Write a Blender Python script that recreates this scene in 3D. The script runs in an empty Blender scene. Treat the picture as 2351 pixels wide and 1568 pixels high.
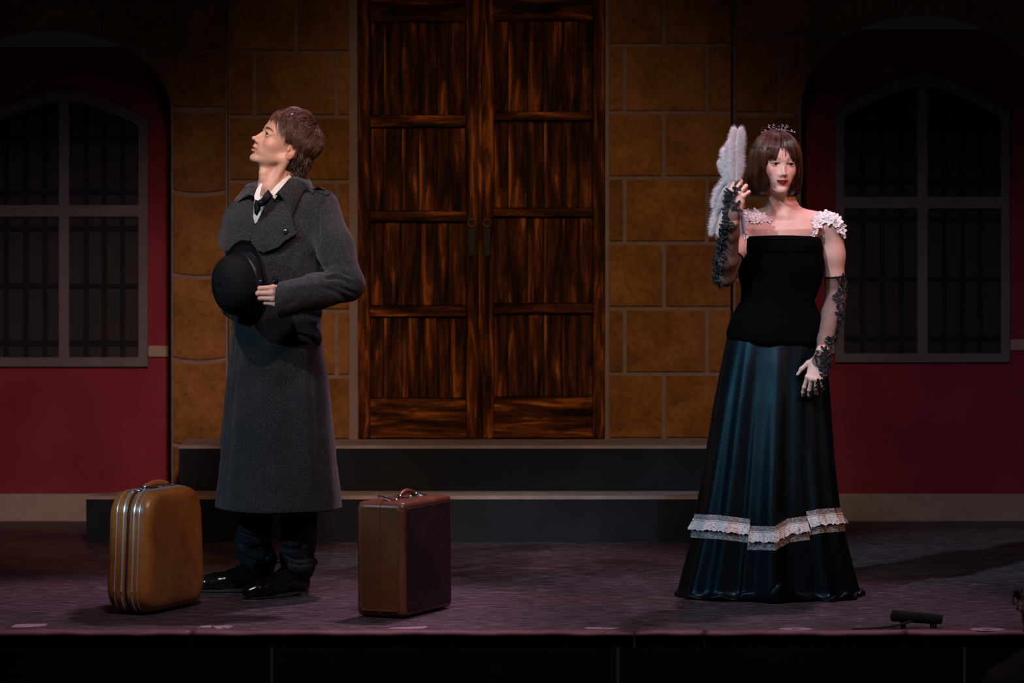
import bpy, bmesh, math, random, time
import numpy as np
from mathutils import Vector, Matrix, noise
from mathutils.bvhtree import BVHTree
T0 = time.time()
SC = bpy.context.scene
# ---------------------------------------------------------------- camera
FPX = 8556.0
TILT = math.atan(339.0 / FPX)
CAM_Z = 1.5
cd = bpy.data.cameras.new('stage_camera')
cd.lens = FPX / 2351 * 36.0
cd.sensor_width = 36.0
cd.clip_start = 0.5
cd.clip_end = 80
cd.dof.use_dof = True
cd.dof.focus_distance = 13.75
cd.dof.aperture_fstop = 4.0
cam = bpy.data.objects.new('stage_camera', cd)
cam.location = (0, 0, CAM_Z)
cam.rotation_euler = (math.pi / 2 - TILT, 0, 0)
SC.collection.objects.link(cam)
SC.camera = cam
# ---------------------------------------------------------------- world, exposure
w = bpy.data.worlds.new('dark_house')
w.use_nodes = True
w.node_tree.nodes['Background'].inputs[0].default_value = (0.55, 0.5, 0.75, 1)
w.node_tree.nodes['Background'].inputs[1].default_value = 0.010
SC.world = w
SC.view_settings.view_transform = 'Standard'
SC.view_settings.look = 'None'
SC.view_settings.gamma = 1
SC.view_settings.use_curve_mapping = False
SC.view_settings.exposure = 0.0


# ---------------------------------------------------------------- stage lights
def spot(name, loc, target, energy, color, cone, blend=0.35, size=0.12):
    ld = bpy.data.lights.new(name, 'SPOT')
    ld.energy = energy
    ld.color = color
    ld.spot_size = math.radians(cone)
    ld.spot_blend = blend
    ld.shadow_soft_size = size
    o = bpy.data.objects.new(name, ld)
    o.location = loc
    o.rotation_euler = (Vector(target) - Vector(loc)).to_track_quat('-Z', 'Y').to_euler()
    SC.collection.objects.link(o)
    return o


COOL = (0.42, 0.78, 1.0)
ROSE = (1.0, 0.55, 0.80)
AMBER = (1.0, 0.36, 0.08)
# pools on the two actors, hung high over the front rows, and backlights over the stage
spot('cool_spot_man', (-7.5, 6.5, 6.0), (-1.0, 13.85, 0.80), 1700, COOL, 10, 0.6)
spot('warm_spot_man', (-4.2, 6.4, 8.6), (-0.92, 13.85, 1.48), 2600, (1.0, 0.78, 0.70), 7.5, 0.9)
spot('amber_spot_man', (5.5, 9.0, 7.2), (-0.85, 13.85, 1.25), 620, AMBER, 11, 0.5)
spot('rose_back_man', (0.6, 15.9, 6.0), (-0.80, 13.9, 1.35), 800, ROSE, 26, 0.6)
spot('cool_spot_woman', (-3.8, 6.2, 7.8), (0.92, 13.85, 1.20), 3000, (0.72, 0.87, 1.0), 9.5, 0.8)
spot('teal_spot_woman', (-7.0, 8.5, 4.6), (1.0, 13.85, 0.45), 650, (0.30, 0.74, 1.0), 13, 0.6)
spot('rose_spot_woman', (3.4, 8.0, 9.2), (1.02, 13.85, 1.35), 1500, ROSE, 8, 0.8)
spot('amber_spot_woman', (7.8, 8.6, 6.2), (1.0, 13.85, 1.15), 950, AMBER, 12, 0.5)
spot('rose_back_woman', (1.9, 15.9, 6.2), (1.0, 13.9, 1.4), 450, ROSE, 24, 0.6)
# washes
spot('amber_wall_wash', (-0.1, 8.5, 5.0), (-0.1, 16.7, 0.70), 780, (1.0, 0.62, 0.32), 24, 1.0, 0.3)
spot('rose_wall_wash_left', (-0.1, 8.5, 4.4), (-1.9, 17.0, 0.25), 800, (1.0, 0.66, 0.66), 19, 1.0, 0.3)
spot('rose_wall_wash_right', (0.1, 9.0, 4.4), (1.95, 17.0, 0.25), 260, (0.90, 0.66, 0.82), 20, 1.0, 0.3)
spot('lavender_floor_wash', (0.0, 8.0, 7.5), (0.0, 12.9, 0.0), 1150, (0.92, 0.74, 0.86), 32, 0.8, 0.6)
for _s in (-1, 1):
    spot('backcloth_light', (_s * 2.3, 18.0, 5.2), (_s * 2.3, 20.0, 2.45), 14, (0.85, 0.85, 1.0), 50, 1.0, 0.3)


# ---------------------------------------------------------------- helpers: pixels to metres
def at(px, py, Y):
    """world point at stage depth Y seen at photograph pixel px, py"""
    dx, dy = (px - 1175.5) / FPX, (py - 784.0) / FPX
    c, s = math.cos(TILT), math.sin(TILT)
    d = Vector((dx, c - dy * s, -s - dy * c))
    return Vector((0, 0, CAM_Z)) + d * (Y / d.y)


def to_px(p):
    x, y, z = p[0], p[1], p[2] - CAM_Z
    c, s = math.cos(TILT), math.sin(TILT)
    depth = y * c - z * s
    up = y * s + z * c
    return 1175.5 + FPX * x / depth, 784.0 - FPX * up / depth


# ---------------------------------------------------------------- helpers: objects
def link(o, parent=None):
    SC.collection.objects.link(o)
    if parent is not None:
        o.parent = parent
    return o


def tag(o, label=None, cat=None, group=None, kind=None):
    if label: o['label'] = label
    if cat: o['category'] = cat
    if group: o['group'] = group
    if kind: o['kind'] = kind
    return o


def empty(name, loc=(0, 0, 0), rz=0.0, parent=None):
    o = bpy.data.objects.new(name, None)
    o.location = loc
    o.rotation_euler = (0, 0, rz)
    o.empty_display_size = 0.1
    return link(o, parent)


def mesh_obj(name, verts, faces, mat, parent=None, smooth=True, cols=None, inv=None, mats=None, mat_idx=None):
    """verts in world space; inv: the matrix that takes them to the parent's space"""
    me = bpy.data.meshes.new(name)
    v = np.asarray([tuple(a) for a in verts] if not isinstance(verts, np.ndarray) else verts, dtype=np.float64)
    if inv is not None:
        m = np.array(inv)
        v = v @ m[:3, :3].T + m[:3, 3]
    if isinstance(faces, np.ndarray):
        me.vertices.add(len(v)); me.vertices.foreach_set('co', v.astype(np.float32).ravel())
        n, k = faces.shape
        me.loops.add(n * k); me.loops.foreach_set('vertex_index', faces.astype(np.int32).ravel())
        me.polygons.add(n)
        me.polygons.foreach_set('loop_start', np.arange(0, n * k, k, dtype=np.int32))
        me.update(calc_edges=True)
    else:
        me.from_pydata([tuple(a) for a in v], [], [tuple(f) for f in faces])
    me.validate()
    if smooth:
        me.shade_smooth()
    for m_ in (mats or [mat]):
        me.materials.append(m_)
    if mat_idx is not None:
        me.polygons.foreach_set('material_index', np.asarray(mat_idx, dtype=np.int32))
    if cols is not None:
        a = me.color_attributes.new('Col', 'FLOAT_COLOR', 'POINT')
        c = np.ones((len(v), 4), dtype=np.float32)
        c[:, :3] = cols
        a.data.foreach_set('color', c.ravel())
    me.update()
    return link(bpy.data.objects.new(name, me), parent)


def child_inv(parent):
    """matrix from world into the (unscaled, z-rotated) parent's space"""
    m = Matrix.LocRotScale(parent.location, parent.rotation_euler, None)
    return m.inverted()


class MB:
    """collects simple solids into one mesh"""
    def __init__(self):
        self.v, self.f, self.mi = [], [], []
        self.cur = 0

    def add(self, vs, fs):
        n = len(self.v)
        self.v += [tuple(a) for a in vs]
        self.f += [tuple(i + n for i in f) for f in fs]
        self.mi += [self.cur] * len(fs)
        return self

    def box(self, x0, x1, y0, y1, z0, z1, bev=0.0):
        if bev <= 0:
            vs = [(x, y, z) for z in (z0, z1) for y in (y0, y1) for x in (x0, x1)]
            return self.add(vs, [(0, 2, 3, 1), (4, 5, 7, 6), (0, 1, 5, 4), (2, 6, 7, 3), (0, 4, 6, 2), (1, 3, 7, 5)])
        bm = bmesh.new()
        bmesh.ops.create_cube(bm, size=1.0)
        for v in bm.verts:
            v.co = Vector(((x0 + x1) / 2 + v.co.x * (x1 - x0), (y0 + y1) / 2 + v.co.y * (y1 - y0), (z0 + z1) / 2 + v.co.z * (z1 - z0)))
        bmesh.ops.bevel(bm, geom=bm.edges[:], offset=bev, segments=2, affect='EDGES', profile=0.5)
        bm.verts.index_update()
        self.add([v.co[:] for v in bm.verts], [[v.index for v in f.verts] for f in bm.faces])
        bm.free()
        return self

    def prism(self, poly, y0, y1):
        """polygon in x,z extruded along y"""
        n = len(poly)
        vs = [(p[0], y0, p[1]) for p in poly] + [(p[0], y1, p[1]) for p in poly]
        fs = [tuple(range(n)), tuple(range(2 * n - 1, n - 1, -1))] + [(i, i + n, (i + 1) % n + n, (i + 1) % n) for i in range(n)]
        return self.add(vs, fs)

    def tube(self, pts, r, seg=8, closed=False, caps=True):
        pts = [Vector(p) for p in pts]
        n = len(pts)
        rs = r if hasattr(r, '__len__') else [r] * n
        vs, fs = [], []
        ref = Vector((0.013, 0.0171, 1)).normalized()
        for i, p in enumerate(pts):
            a = pts[(i - 1) % n] if (closed or i > 0) else p
            b = pts[(i + 1) % n] if (closed or i < n - 1) else p
            t = (b - a).normalized() if (b - a).length > 1e-9 else Vector((0, 0, 1))
            u = t.cross(ref)
            if u.length < 1e-3: u = t.cross(Vector((1, 0, 0)))
            u.normalize(); w_ = t.cross(u)
            for k in range(seg):
                an = 2 * math.pi * k / seg
                vs.append(p + (u * math.cos(an) + w_ * math.sin(an)) * rs[i])
        m = n if closed else n - 1
        for i in range(m):
            for k in range(seg):
                a, b = i * seg + k, i * seg + (k + 1) % seg
                c, d = ((i + 1) % n) * seg + (k + 1) % seg, ((i + 1) % n) * seg + k
                fs.append((a, b, c, d))
        if caps and not closed:
            fs.append(tuple(range(seg - 1, -1, -1)))
            fs.append(tuple((n - 1) * seg + k for k in range(seg)))
        return self.add(vs, fs)

    def ball(self, c, r, seg=10, ring=6):
        c = Vector(c); r3 = r if hasattr(r, '__len__') else (r, r, r)
        vs = [c + Vector((0, 0, r3[2]))]
        for i in range(1, ring):
            a = math.pi * i / ring
            for k in range(seg):
                b = 2 * math.pi * k / seg
                vs.append(c + Vector((r3[0] * math.sin(a) * math.cos(b), r3[1] * math.sin(a) * math.sin(b), r3[2] * math.cos(a))))
        vs.append(c - Vector((0, 0, r3[2])))
        fs = [(0, 1 + k, 1 + (k + 1) % seg) for k in range(seg)]
        for i in range(ring - 2):
            for k in range(seg):
                a = 1 + i * seg
                fs.append((a + k, a + seg + k, a + seg + (k + 1) % seg, a + (k + 1) % seg))
        a = 1 + (ring - 2) * seg
        fs += [(len(vs) - 1, a + (k + 1) % seg, a + k) for k in range(seg)]
        return self.add(vs, fs)

    def build(self, name, mat, parent=None, smooth=True, inv=None, mats=None):
        o = mesh_obj(name, self.v, self.f, mat, parent, smooth, inv=inv, mats=mats, mat_idx=self.mi if mats else None)
        if smooth:
            try:
                o.data.set_sharp_from_angle(angle=math.radians(38))
            except Exception:
                pass
        return o


# ---------------------------------------------------------------- helpers: materials
class NT:
    def __init__(self, name):
        self.m = bpy.data.materials.new(name)
        self.m.use_nodes = True
        self.t = self.m.node_tree
        self.b = self.t.nodes['Principled BSDF']

    def n(self, kind, **kw):
        nd = self.t.nodes.new(kind)
        for k, v in kw.items():
            if k.startswith('i_'):
                nd.inputs[k[2:].replace('_', ' ')].default_value = v
            else:
                setattr(nd, k, v)
        return nd

    def l(self, a, b):
        self.t.links.new(a, b)

    def set(self, **kw):
        for k, v in kw.items():
            self.b.inputs[k.replace('_', ' ')].default_value = v
        return self

    def coords(self, scale=(1, 1, 1), kind='Object', rot=(0, 0, 0)):
        tc = self.n('ShaderNodeTexCoord')
        mp = self.n('ShaderNodeMapping')
        mp.inputs['Scale'].default_value = scale
        mp.inputs['Rotation'].default_value = rot
        self.l(tc.outputs[kind], mp.inputs[0])
        return mp.outputs[0]

    def noise(self, vec, scale, detail=4, rough=0.55, dist=0.0):
        nd = self.n('ShaderNodeTexNoise')
        nd.inputs['Scale'].default_value = scale
        nd.inputs['Detail'].default_value = detail
        nd.inputs['Roughness'].default_value = rough
        nd.inputs['Distortion'].default_value = dist
        self.l(vec, nd.inputs['Vector'])
        return nd.outputs['Fac']

    def ramp(self, fac, stops):
        r = self.n('ShaderNodeValToRGB')
        e = r.color_ramp.elements
        while len(e) > 1: e.remove(e[-1])
        e[0].position = stops[0][0]; e[0].color = (*stops[0][1], 1) if len(stops[0][1]) == 3 else stops[0][1]
        for p, c in stops[1:]:
            x = e.new(p); x.color = (*c, 1) if len(c) == 3 else c
        self.l(fac, r.inputs[0])
        return r.outputs[0]

    def mix(self, fac, a, b, mode='MIX'):
        m = self.n('ShaderNodeMix', data_type='RGBA', blend_type=mode)
        for sock, val in ((0, fac), (6, a), (7, b)):
            if hasattr(val, 'is_linked') or hasattr(val, 'links'):
                self.l(val, m.inputs[sock])
            else:
                m.inputs[sock].default_value = val if sock == 0 else (*val, 1)
        return m.outputs[2]

    def bump(self, h, strength=0.3, dist=0.01):
        b = self.n('ShaderNodeBump')
        b.inputs['Strength'].default_value = strength
        b.inputs['Distance'].default_value = dist
        self.l(h, b.inputs['Height'])
        self.l(b.outputs[0], self.b.inputs['Normal'])
        return self


def plain(name, col, rough=0.6, metal=0.0, var=0.0, scale=30, bump=0.0, **kw):
    t = NT(name)
    t.set(Roughness=rough, Metallic=metal, Base_Color=(*col, 1))
    for k, v in kw.items():
        t.b.inputs[k.replace('_', ' ')].default_value = v
    if var > 0 or bump > 0:
        nz = t.noise(t.coords(), scale, 5)
        if var > 0:
            c0 = tuple(max(0, c * (1 - var)) for c in col); c1 = tuple(min(1, c * (1 + var)) for c in col)
            t.l(t.ramp(nz, [(0.3, c0), (0.7, c1)]), t.b.inputs['Base Color'])
        if bump > 0:
            t.bump(nz, bump, 0.003)
    return t.m


# ---------------------------------------------------------------- implicit surfaces -> one smooth mesh
class Field:
    def __init__(self, lo, hi, h):
        self.lo = np.array(lo, dtype=np.float64); self.h = h
        self.n = np.ceil((np.array(hi) - self.lo) / h).astype(int) + 1
        self.f = np.full(self.n, 0.5, dtype=np.float32)

    def block(self, c, r):
        a = np.maximum(((np.array(c) - r - self.lo) / self.h).astype(int), 0)
        b = np.minimum(((np.array(c) + r - self.lo) / self.h).astype(int) + 2, self.n)
        if np.any(b <= a): return None
        ax = [(self.lo[i] + self.h * np.arange(a[i], b[i])).astype(np.float32) for i in range(3)]
        return (slice(a[0], b[0]), slice(a[1], b[1]), slice(a[2], b[2])), ax

    def apply(self, c, r, fn, k, mode):
        bl = self.block(c, r + k + 0.004)
        if bl is None: return
        sl, (x, y, z) = bl
        d = fn(x[:, None, None], y[None, :, None], z[None, None, :])
        o = self.f[sl]
        if mode == 'add':
            if k > 0:
                hh = np.maximum(k - np.abs(o - d), 0) / k
                self.f[sl] = np.minimum(o, d) - hh * hh * k * 0.25
            else:
                self.f[sl] = np.minimum(o, d)
        elif mode == 'int':
            self.f[sl] = np.maximum(o, d)
        else:
            d = -d
            if k > 0:
                hh = np.maximum(k - np.abs(o - d), 0) / k
                self.f[sl] = np.maximum(o, d) + hh * hh * k * 0.25
            else:
                self.f[sl] = np.maximum(o, d)

    def ell(self, M, c, r, k=0.01, mode='add', rot=None):
        """ellipsoid with centre c, radii r in frame M"""
        c = Vector(c)
        R = M.to_3x3()
        s = R.col[0].length
        A = R if rot is None else R @ rot.to_3x3()
        wc = M @ c
        Ai = np.array(A.inverted(), dtype=np.float32)
        r_ = np.array(r, dtype=np.float32)

        def fn(x, y, z):
            x = x - wc.x; y = y - wc.y; z = z - wc.z
            u = (Ai[0, 0] * x + Ai[0, 1] * y + Ai[0, 2] * z) / r_[0]
            v = (Ai[1, 0] * x + Ai[1, 1] * y + Ai[1, 2] * z) / r_[1]
            w_ = (Ai[2, 0] * x + Ai[2, 1] * y + Ai[2, 2] * z) / r_[2]
            k0 = np.sqrt(u * u + v * v + w_ * w_)
            k1 = np.sqrt((u / r_[0]) ** 2 + (v / r_[1]) ** 2 + (w_ / r_[2]) ** 2) + 1e-6
            return (k0 * (k0 - 1) / k1 * s).astype(np.float32)
        self.apply(wc, max(r) * s, fn, k, mode)

    def cap(self, M, a, b, ra, rb, k=0.01, mode='add', flat=None):
        """tapered limb from a to b"""
        s = M.to_3x3().col[0].length
        A = M @ Vector(a); B = M @ Vector(b)
        ra *= s; rb *= s
        d = B - A
        L2 = max(d.length_squared, 1e-12)

        def fn(x, y, z):
            x = x - A.x; y = y - A.y; z = z - A.z
            t = np.clip((x * d.x + y * d.y + z * d.z) / L2, 0, 1)
            return (np.sqrt((x - t * d.x) ** 2 + (y - t * d.y) ** 2 + (z - t * d.z) ** 2) - (ra + t * (rb - ra))).astype(np.float32)
        c = (A + B) / 2
        self.apply(c, d.length / 2 + max(ra, rb), fn, k, mode)

    def chain(self, M, pts, k=0.01, mode='add'):
        for (p, ra), (q, rb) in zip(pts[:-1], pts[1:]):
            self.cap(M, p, q, ra, rb, k, mode)

    def mesh(self):
        f = self.f
        s = f < 0
        c = s[:-1, :-1, :-1].astype(np.int8)
        cnt = np.zeros_like(c)
        offs = [(i, j, k) for i in (0, 1) for j in (0, 1) for k in (0, 1)]
        for i, j, k in offs:
            cnt += s[i:s.shape[0] - 1 + i, j:s.shape[1] - 1 + j, k:s.shape[2] - 1 + k]
        cells = np.argwhere((cnt > 0) & (cnt < 8))
        idx = np.full(c.shape, -1, dtype=np.int32)
        idx[cells[:, 0], cells[:, 1], cells[:, 2]] = np.arange(len(cells))
        vals = {o: f[cells[:, 0] + o[0], cells[:, 1] + o[1], cells[:, 2] + o[2]] for o in offs}
        acc = np.zeros((len(cells), 3)); num = np.zeros(len(cells))
        for a in offs:
            for ax in range(3):
                if a[ax] == 0:
                    b = list(a); b[ax] = 1; b = tuple(b)
                    va, vb = vals[a], vals[b]
                    m = (va < 0) != (vb < 0)
                    t = np.where(m, va / np.where(m, va - vb, 1), 0)
                    p = np.array(a, dtype=float)[None, :].repeat(len(cells), 0)
                    p[:, ax] += t
                    acc += p * m[:, None]; num += m
        V = self.lo + self.h * (cells + acc / num[:, None])
        F = []
        for ax in range(3):
            o1, o2 = [(1, 2), (2, 0), (0, 1)][ax]
            sa = [slice(None)] * 3; sb = [slice(None)] * 3
            sa[ax] = slice(0, -1); sb[ax] = slice(1, None)
            A_, B_ = s[tuple(sa)], s[tuple(sb)]
            e = np.argwhere(A_ != B_)
            e = e[(e[:, o1] > 0) & (e[:, o2] > 0) & (e[:, o1] < c.shape[o1]) & (e[:, o2] < c.shape[o2])]
            inside = s[e[:, 0], e[:, 1], e[:, 2]]
            def g(d1, d2):
                q = e.copy(); q[:, o1] -= d1; q[:, o2] -= d2
                return idx[q[:, 0], q[:, 1], q[:, 2]]
            quad = np.stack([g(1, 1), g(0, 1), g(0, 0), g(1, 0)], axis=1)
            quad[~inside] = quad[~inside][:, ::-1]
            F.append(quad)
        F = np.concatenate(F)
        F = F[(F >= 0).all(axis=1)]
        return V, F


def smooth_mesh(V, F, it=2, lam=0.5, keep=None):
    e = np.concatenate([F[:, [0, 1]], F[:, [1, 2]], F[:, [2, 3]], F[:, [3, 0]]])
    for _ in range(it):
        acc = np.zeros_like(V); cnt = np.zeros(len(V))
        for a, b in ((0, 1), (1, 0)):
            for k in range(3):
                acc[:, k] += np.bincount(e[:, a], weights=V[e[:, b], k], minlength=len(V))
            cnt += np.bincount(e[:, a], minlength=len(V))
        n = acc / np.maximum(cnt, 1)[:, None]
        l_ = lam if keep is None else lam * keep[:, None]
        V = V + l_ * (n - V)
    return V


def vnormals(V, F):
    a = V[F[:, 2]] - V[F[:, 0]]; b = V[F[:, 3]] - V[F[:, 1]]
    n = np.cross(a, b)
    out = np.zeros_like(V)
    for k in range(4):
        for d in range(3):
            out[:, d] += np.bincount(F[:, k], weights=n[:, d], minlength=len(V))
    return out / (np.linalg.norm(out, axis=1)[:, None] + 1e-12)


def fbm(P, scale, seed=0, octs=3):
    """cheap smooth sum-of-sines noise for arrays of points"""
    rng = np.random.RandomState(seed)
    out = np.zeros(len(P)); amp = 1.0; tot = 0
    for o in range(octs):
        for _ in range(5):
            k = rng.normal(size=3); k /= np.linalg.norm(k)
            out += amp * np.sin((P @ k) * scale * (2 ** o) * rng.uniform(0.7, 1.3) + rng.uniform(0, 6.28))
        tot += amp * 2.2; amp *= 0.5
    return out / tot


def surf_patch(bvh, outline, Yguess, off, thick, name, mat, parent, inv, res=4, extra=None, smooth=True, lift=None):
    """a cloth piece with an outline laid on a surface: triangulated outline, wrapped on the surface below, with its own thickness"""
    poly = [Vector((p[0], p[1])) for p in outline]
    # dense grid of points inside the outline
    xs = [p.x for p in poly]; ys = [p.y for p in poly]
    dense = []
    n = len(poly)
    for i in range(n):
        a, b = poly[i], poly[(i + 1) % n]
        m = max(1, int((b - a).length / res))
        for k in range(m): dense.append(a + (b - a) * k / m)
    pts = list(dense)
    def inside(q):
        c = False
        for i in range(n):
            a, b = poly[i], poly[i - 1]
            if (a.y > q.y) != (b.y > q.y) and q.x < (b.x - a.x) * (q.y - a.y) / (b.y - a.y) + a.x: c = not c
        return c
    y = min(ys) + res / 2
    row = 0
    while y < max(ys):
        x = min(xs) + (res / 2 if row % 2 else 0)
        while x < max(xs):
            q = Vector((x, y))
            if inside(q) and min((q - d).length for d in dense) > res * 0.6: pts.append(q)
            x += res
        y += res * 0.87; row += 1
    from mathutils.geometry import delaunay_2d_cdt
    nd = len(dense)
    vo, _, fo, _, _, _ = delaunay_2d_cdt(pts, [(i, (i + 1) % nd) for i in range(nd)], [], 1, 1e-4)
    top, bot = [], []
    last = None
    o0 = Vector((0, 0, CAM_Z))
    for q in vo:
        d = (at(q.x, q.y, Yguess) - o0).normalized()
        hit, nrm, _, _ = bvh.ray_cast(o0, d, 60)
        if hit is None or hit.y > Yguess + 0.8:
            g = at(q.x, q.y, Yguess)
            hit, nrm, _, _ = bvh.find_nearest(g)
            nrm = (o0 - hit).normalized()
            hit = o0 + d * (hit - o0).dot(d)
        if nrm.dot(d) > 0: nrm = -nrm
        l_ = off if lift is None else off + lift(q)
        top.append(hit + nrm * (l_ + thick)); bot.append(hit + nrm * (l_ - 0.004))
    # smooth depth a little so that the cloth does not print the surface noise
    nv = len(top)
    edges = {}
    for f in fo:
        for i in range(len(f)):
            a, b = f[i], f[(i + 1) % len(f)]
            edges[(min(a, b), max(a, b))] = edges.get((min(a, b), max(a, b)), 0) + 1
    nb = [[] for _ in range(nv)]
    for a, b in edges: nb[a].append(b); nb[b].append(a)
    for arr in (top, bot):
        for _ in range(3):
            yy = [p.y for p in arr]
            for i in range(nv):
                if nb[i]:
                    m = sum(yy[j] for j in nb[i]) / len(nb[i])
                    d = arr[i] - o0
                    arr[i] = o0 + d * ((0.5 * yy[i] + 0.5 * m) / d.y)
    faces = [tuple(f) for f in fo] + [tuple(i + nv for i in reversed(f)) for f in fo]
    for f in fo:
        for i in range(len(f)):
            a, b = f[i], f[(i + 1) % len(f)]
            if edges[(min(a, b), max(a, b))] == 1:
                faces.append((b, a, a + nv, b + nv))
    o = mesh_obj(name, top + bot, faces, mat, parent, smooth, inv=inv)
    # face orientation
    bm = bmesh.new(); bm.from_mesh(o.data); bmesh.ops.recalc_face_normals(bm, faces=bm.faces[:]); bm.to_mesh(o.data); bm.free()
    try: o.data.set_sharp_from_angle(angle=math.radians(50))
    except Exception: pass
    return o
# ================================================================ THE SETTING
YW = 16.70      # painted stone wall and doors
YS = 16.76      # arched side flats
YR = 17.05      # red flats seen through the arches
rnd = random.Random(4)


def mat_stone(name, c0, c1, c2):
    t = NT(name)
    v = t.coords()
    oi = t.n('ShaderNodeObjectInfo')
    add = t.n('ShaderNodeVectorMath', operation='ADD')
    t.l(v, add.inputs[0]); t.l(oi.outputs['Location'], add.inputs[1])
    a = t.noise(add.outputs[0], 5.5, 6, 0.65, 0.4)
    b = t.noise(add.outputs[0], 38, 5, 0.7)
    col = t.ramp(a, [(0.25, c0), (0.5, c1), (0.75, c2)])
    col = t.mix(0.75, col, t.ramp(b, [(0.3, (0.52, 0.48, 0.44)), (0.55, (0.98, 0.98, 0.98)), (0.75, (1.15, 1.1, 1.0))]), 'MULTIPLY')
    hs = t.n('ShaderNodeHueSaturation')
    mr = t.n('ShaderNodeMapRange'); mr.inputs[3].default_value = 0.8; mr.inputs[4].default_value = 1.15
    t.l(oi.outputs['Random'], mr.inputs[0]); t.l(mr.outputs[0], hs.inputs['Value']); t.l(col, hs.inputs['Color'])
    t.l(hs.outputs[0], t.b.inputs['Base Color'])
    t.set(Roughness=0.85)
    t.b.inputs['Specular IOR Level'].default_value = 0.2
    t.bump(b, 0.25, 0.004)
    return t.m


M_STONE = mat_stone('ochre_painted_stone', (0.16, 0.066, 0.018), (0.28, 0.125, 0.036), (0.40, 0.19, 0.062))
M_MORTAR = plain('taupe_painted_mortar', (0.25, 0.175, 0.15), 0.9, var=0.18, scale=20)
M_TRIMGREY = plain('grey_door_surround', (0.27, 0.20, 0.19), 0.8, var=0.12, scale=12)


def mat_wood(name, horiz=False):
    t = NT(name)
    sc = (1.6, 1, 16) if horiz else (16, 1, 1.6)
    tc = t.n('ShaderNodeTexCoord'); oi = t.n('ShaderNodeObjectInfo')
    add = t.n('ShaderNodeVectorMath', operation='ADD')
    mul = t.n('ShaderNodeVectorMath', operation='SCALE'); mul.inputs['Scale'].default_value = 3.7
    cmb = t.n('ShaderNodeCombineXYZ')
    t.l(oi.outputs['Random'], cmb.inputs[1]); t.l(cmb.outputs[0], mul.inputs[0])
    t.l(tc.outputs['Object'], add.inputs[0]); t.l(mul.outputs[0], add.inputs[1])
    mp = t.n('ShaderNodeMapping'); mp.inputs['Scale'].default_value = sc
    t.l(add.outputs[0], mp.inputs[0])
    v = mp.outputs[0]
    a = t.noise(v, 1.25, 5, 0.62, 0.8)
    mp2 = t.n('ShaderNodeMapping'); mp2.inputs['Scale'].default_value = (sc[0] * 3.2, 1, sc[2] * (2.2 if horiz else 1.0)); t.l(add.outputs[0], mp2.inputs[0])
    b = t.noise(mp2.outputs[0], 1.4, 5, 0.7, 0.3)
    col = t.ramp(a, [(0.34, (0.006, 0.0025, 0.001)), (0.45, (0.045, 0.014, 0.004)), (0.55, (0.14, 0.042, 0.010)), (0.62, (0.46, 0.14, 0.024)), (0.72, (0.62, 0.24, 0.06))])
    col = t.mix(0.85, col, t.ramp(b, [(0.3, (0.12, 0.1, 0.1)), (0.5, (0.8, 0.75, 0.7)), (0.7, (1.2, 1.15, 1.1))]), 'MULTIPLY')
    t.l(col, t.b.inputs['Base Color'])
    t.set(Roughness=0.72)
    t.b.inputs['Specular IOR Level'].default_value = 0.12
    t.bump(b, 0.5, 0.004)
    return t.m


M_WOOD = mat_wood('weathered_door_wood')
M_WOODH = mat_wood('weathered_door_wood_crosswise', True)
M_WOODDARK = plain('door_gap_dark', (0.008, 0.004, 0.003), 0.9)

# ---- stage floor: black painted hardboard, scuffed crosswise
t = NT('scuffed_black_stage_paint')
v = t.coords()
big = t.noise(t.coords((0.5, 1.2, 1)), 1.6, 4, 0.6)
fine = t.noise(t.coords((1.5, 5.5, 1)), 8, 8, 0.78)
scr = t.noise(t.coords((0.9, 11, 1), rot=(0, 0, 0.03)), 4.0, 4, 0.6, 0.5)
spk = t.noise(t.coords((2.0, .7, 1)), 58, 2, 0.5)
col = t.ramp(fine, [(0.34, (0.010, 0.007, 0.009)), (0.47, (0.040, 0.030, 0.037)), (0.56, (0.080, 0.062, 0.074)), (0.66, (0.22, 0.18, 0.20))])
col = t.mix(0.6, col, t.ramp(big, [(0.3, (0.5, 0.42, 0.42)), (0.7, (1.5, 1.4, 1.5))]), 'MULTIPLY')
col = t.mix(t.ramp(scr, [(0.645, (0, 0, 0)), (0.70, (0.8, 0.8, 0.8))]), col, (0.26, 0.21, 0.20))
col = t.mix(t.ramp(spk, [(0.725, (0, 0, 0)), (0.755, (0.9, 0.9, 0.9))]), col, (0.62, 0.56, 0.56))
t.l(col, t.b.inputs['Base Color'])
t.l(t.ramp(fine, [(0.3, (0.38,) * 3), (0.7, (0.62,) * 3)]), t.b.inputs['Roughness'])
t.b.inputs['Specular IOR Level'].default_value = 0.35
t.bump(fine, 0.35, 0.003)
M_FLOOR = t.m

YF = 12.78
mb = MB(); mb.box(-6, 6, YF, 22, -0.06, 0)
floor = tag(mb.build('floor', M_FLOOR, smooth=False), 'black painted stage floor with pale crosswise scuffs', kind='structure')
# hall floor below the stage
M_BLACK = plain('black_masking', (0.006, 0.005, 0.006), 0.95)
mb = MB(); mb.box(-6, 6, 4, 12.70, -1.30, -1.25)
tag(mb.build('floor_hall', plain('dark_hall_floor', (0.02, 0.018, 0.018), 0.8), smooth=False), 'dark hall floor in front of the stage', kind='structure')
# fascia: black skirt boards of the stage front
M_FASCIA = plain('dark_red_black_fascia', (0.0035, 0.0016, 0.0018), 0.95, var=0.3, scale=6, Specular_IOR_Level=0.1)
fas = tag(empty('trim_1', (0, YF - 0.03, 0)), 'black fascia boards below the stage edge', kind='structure')
x = -3.2
while x < 3.2:
    w_ = 1.19
    mb = MB(); mb.box(x, x + w_ - 0.012, YF - 0.05, YF - 0.02, -1.25, -0.055, 0.004)
    mb.build('panel', M_FASCIA, fas, False, inv=child_inv(fas)); x += w_
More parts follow.
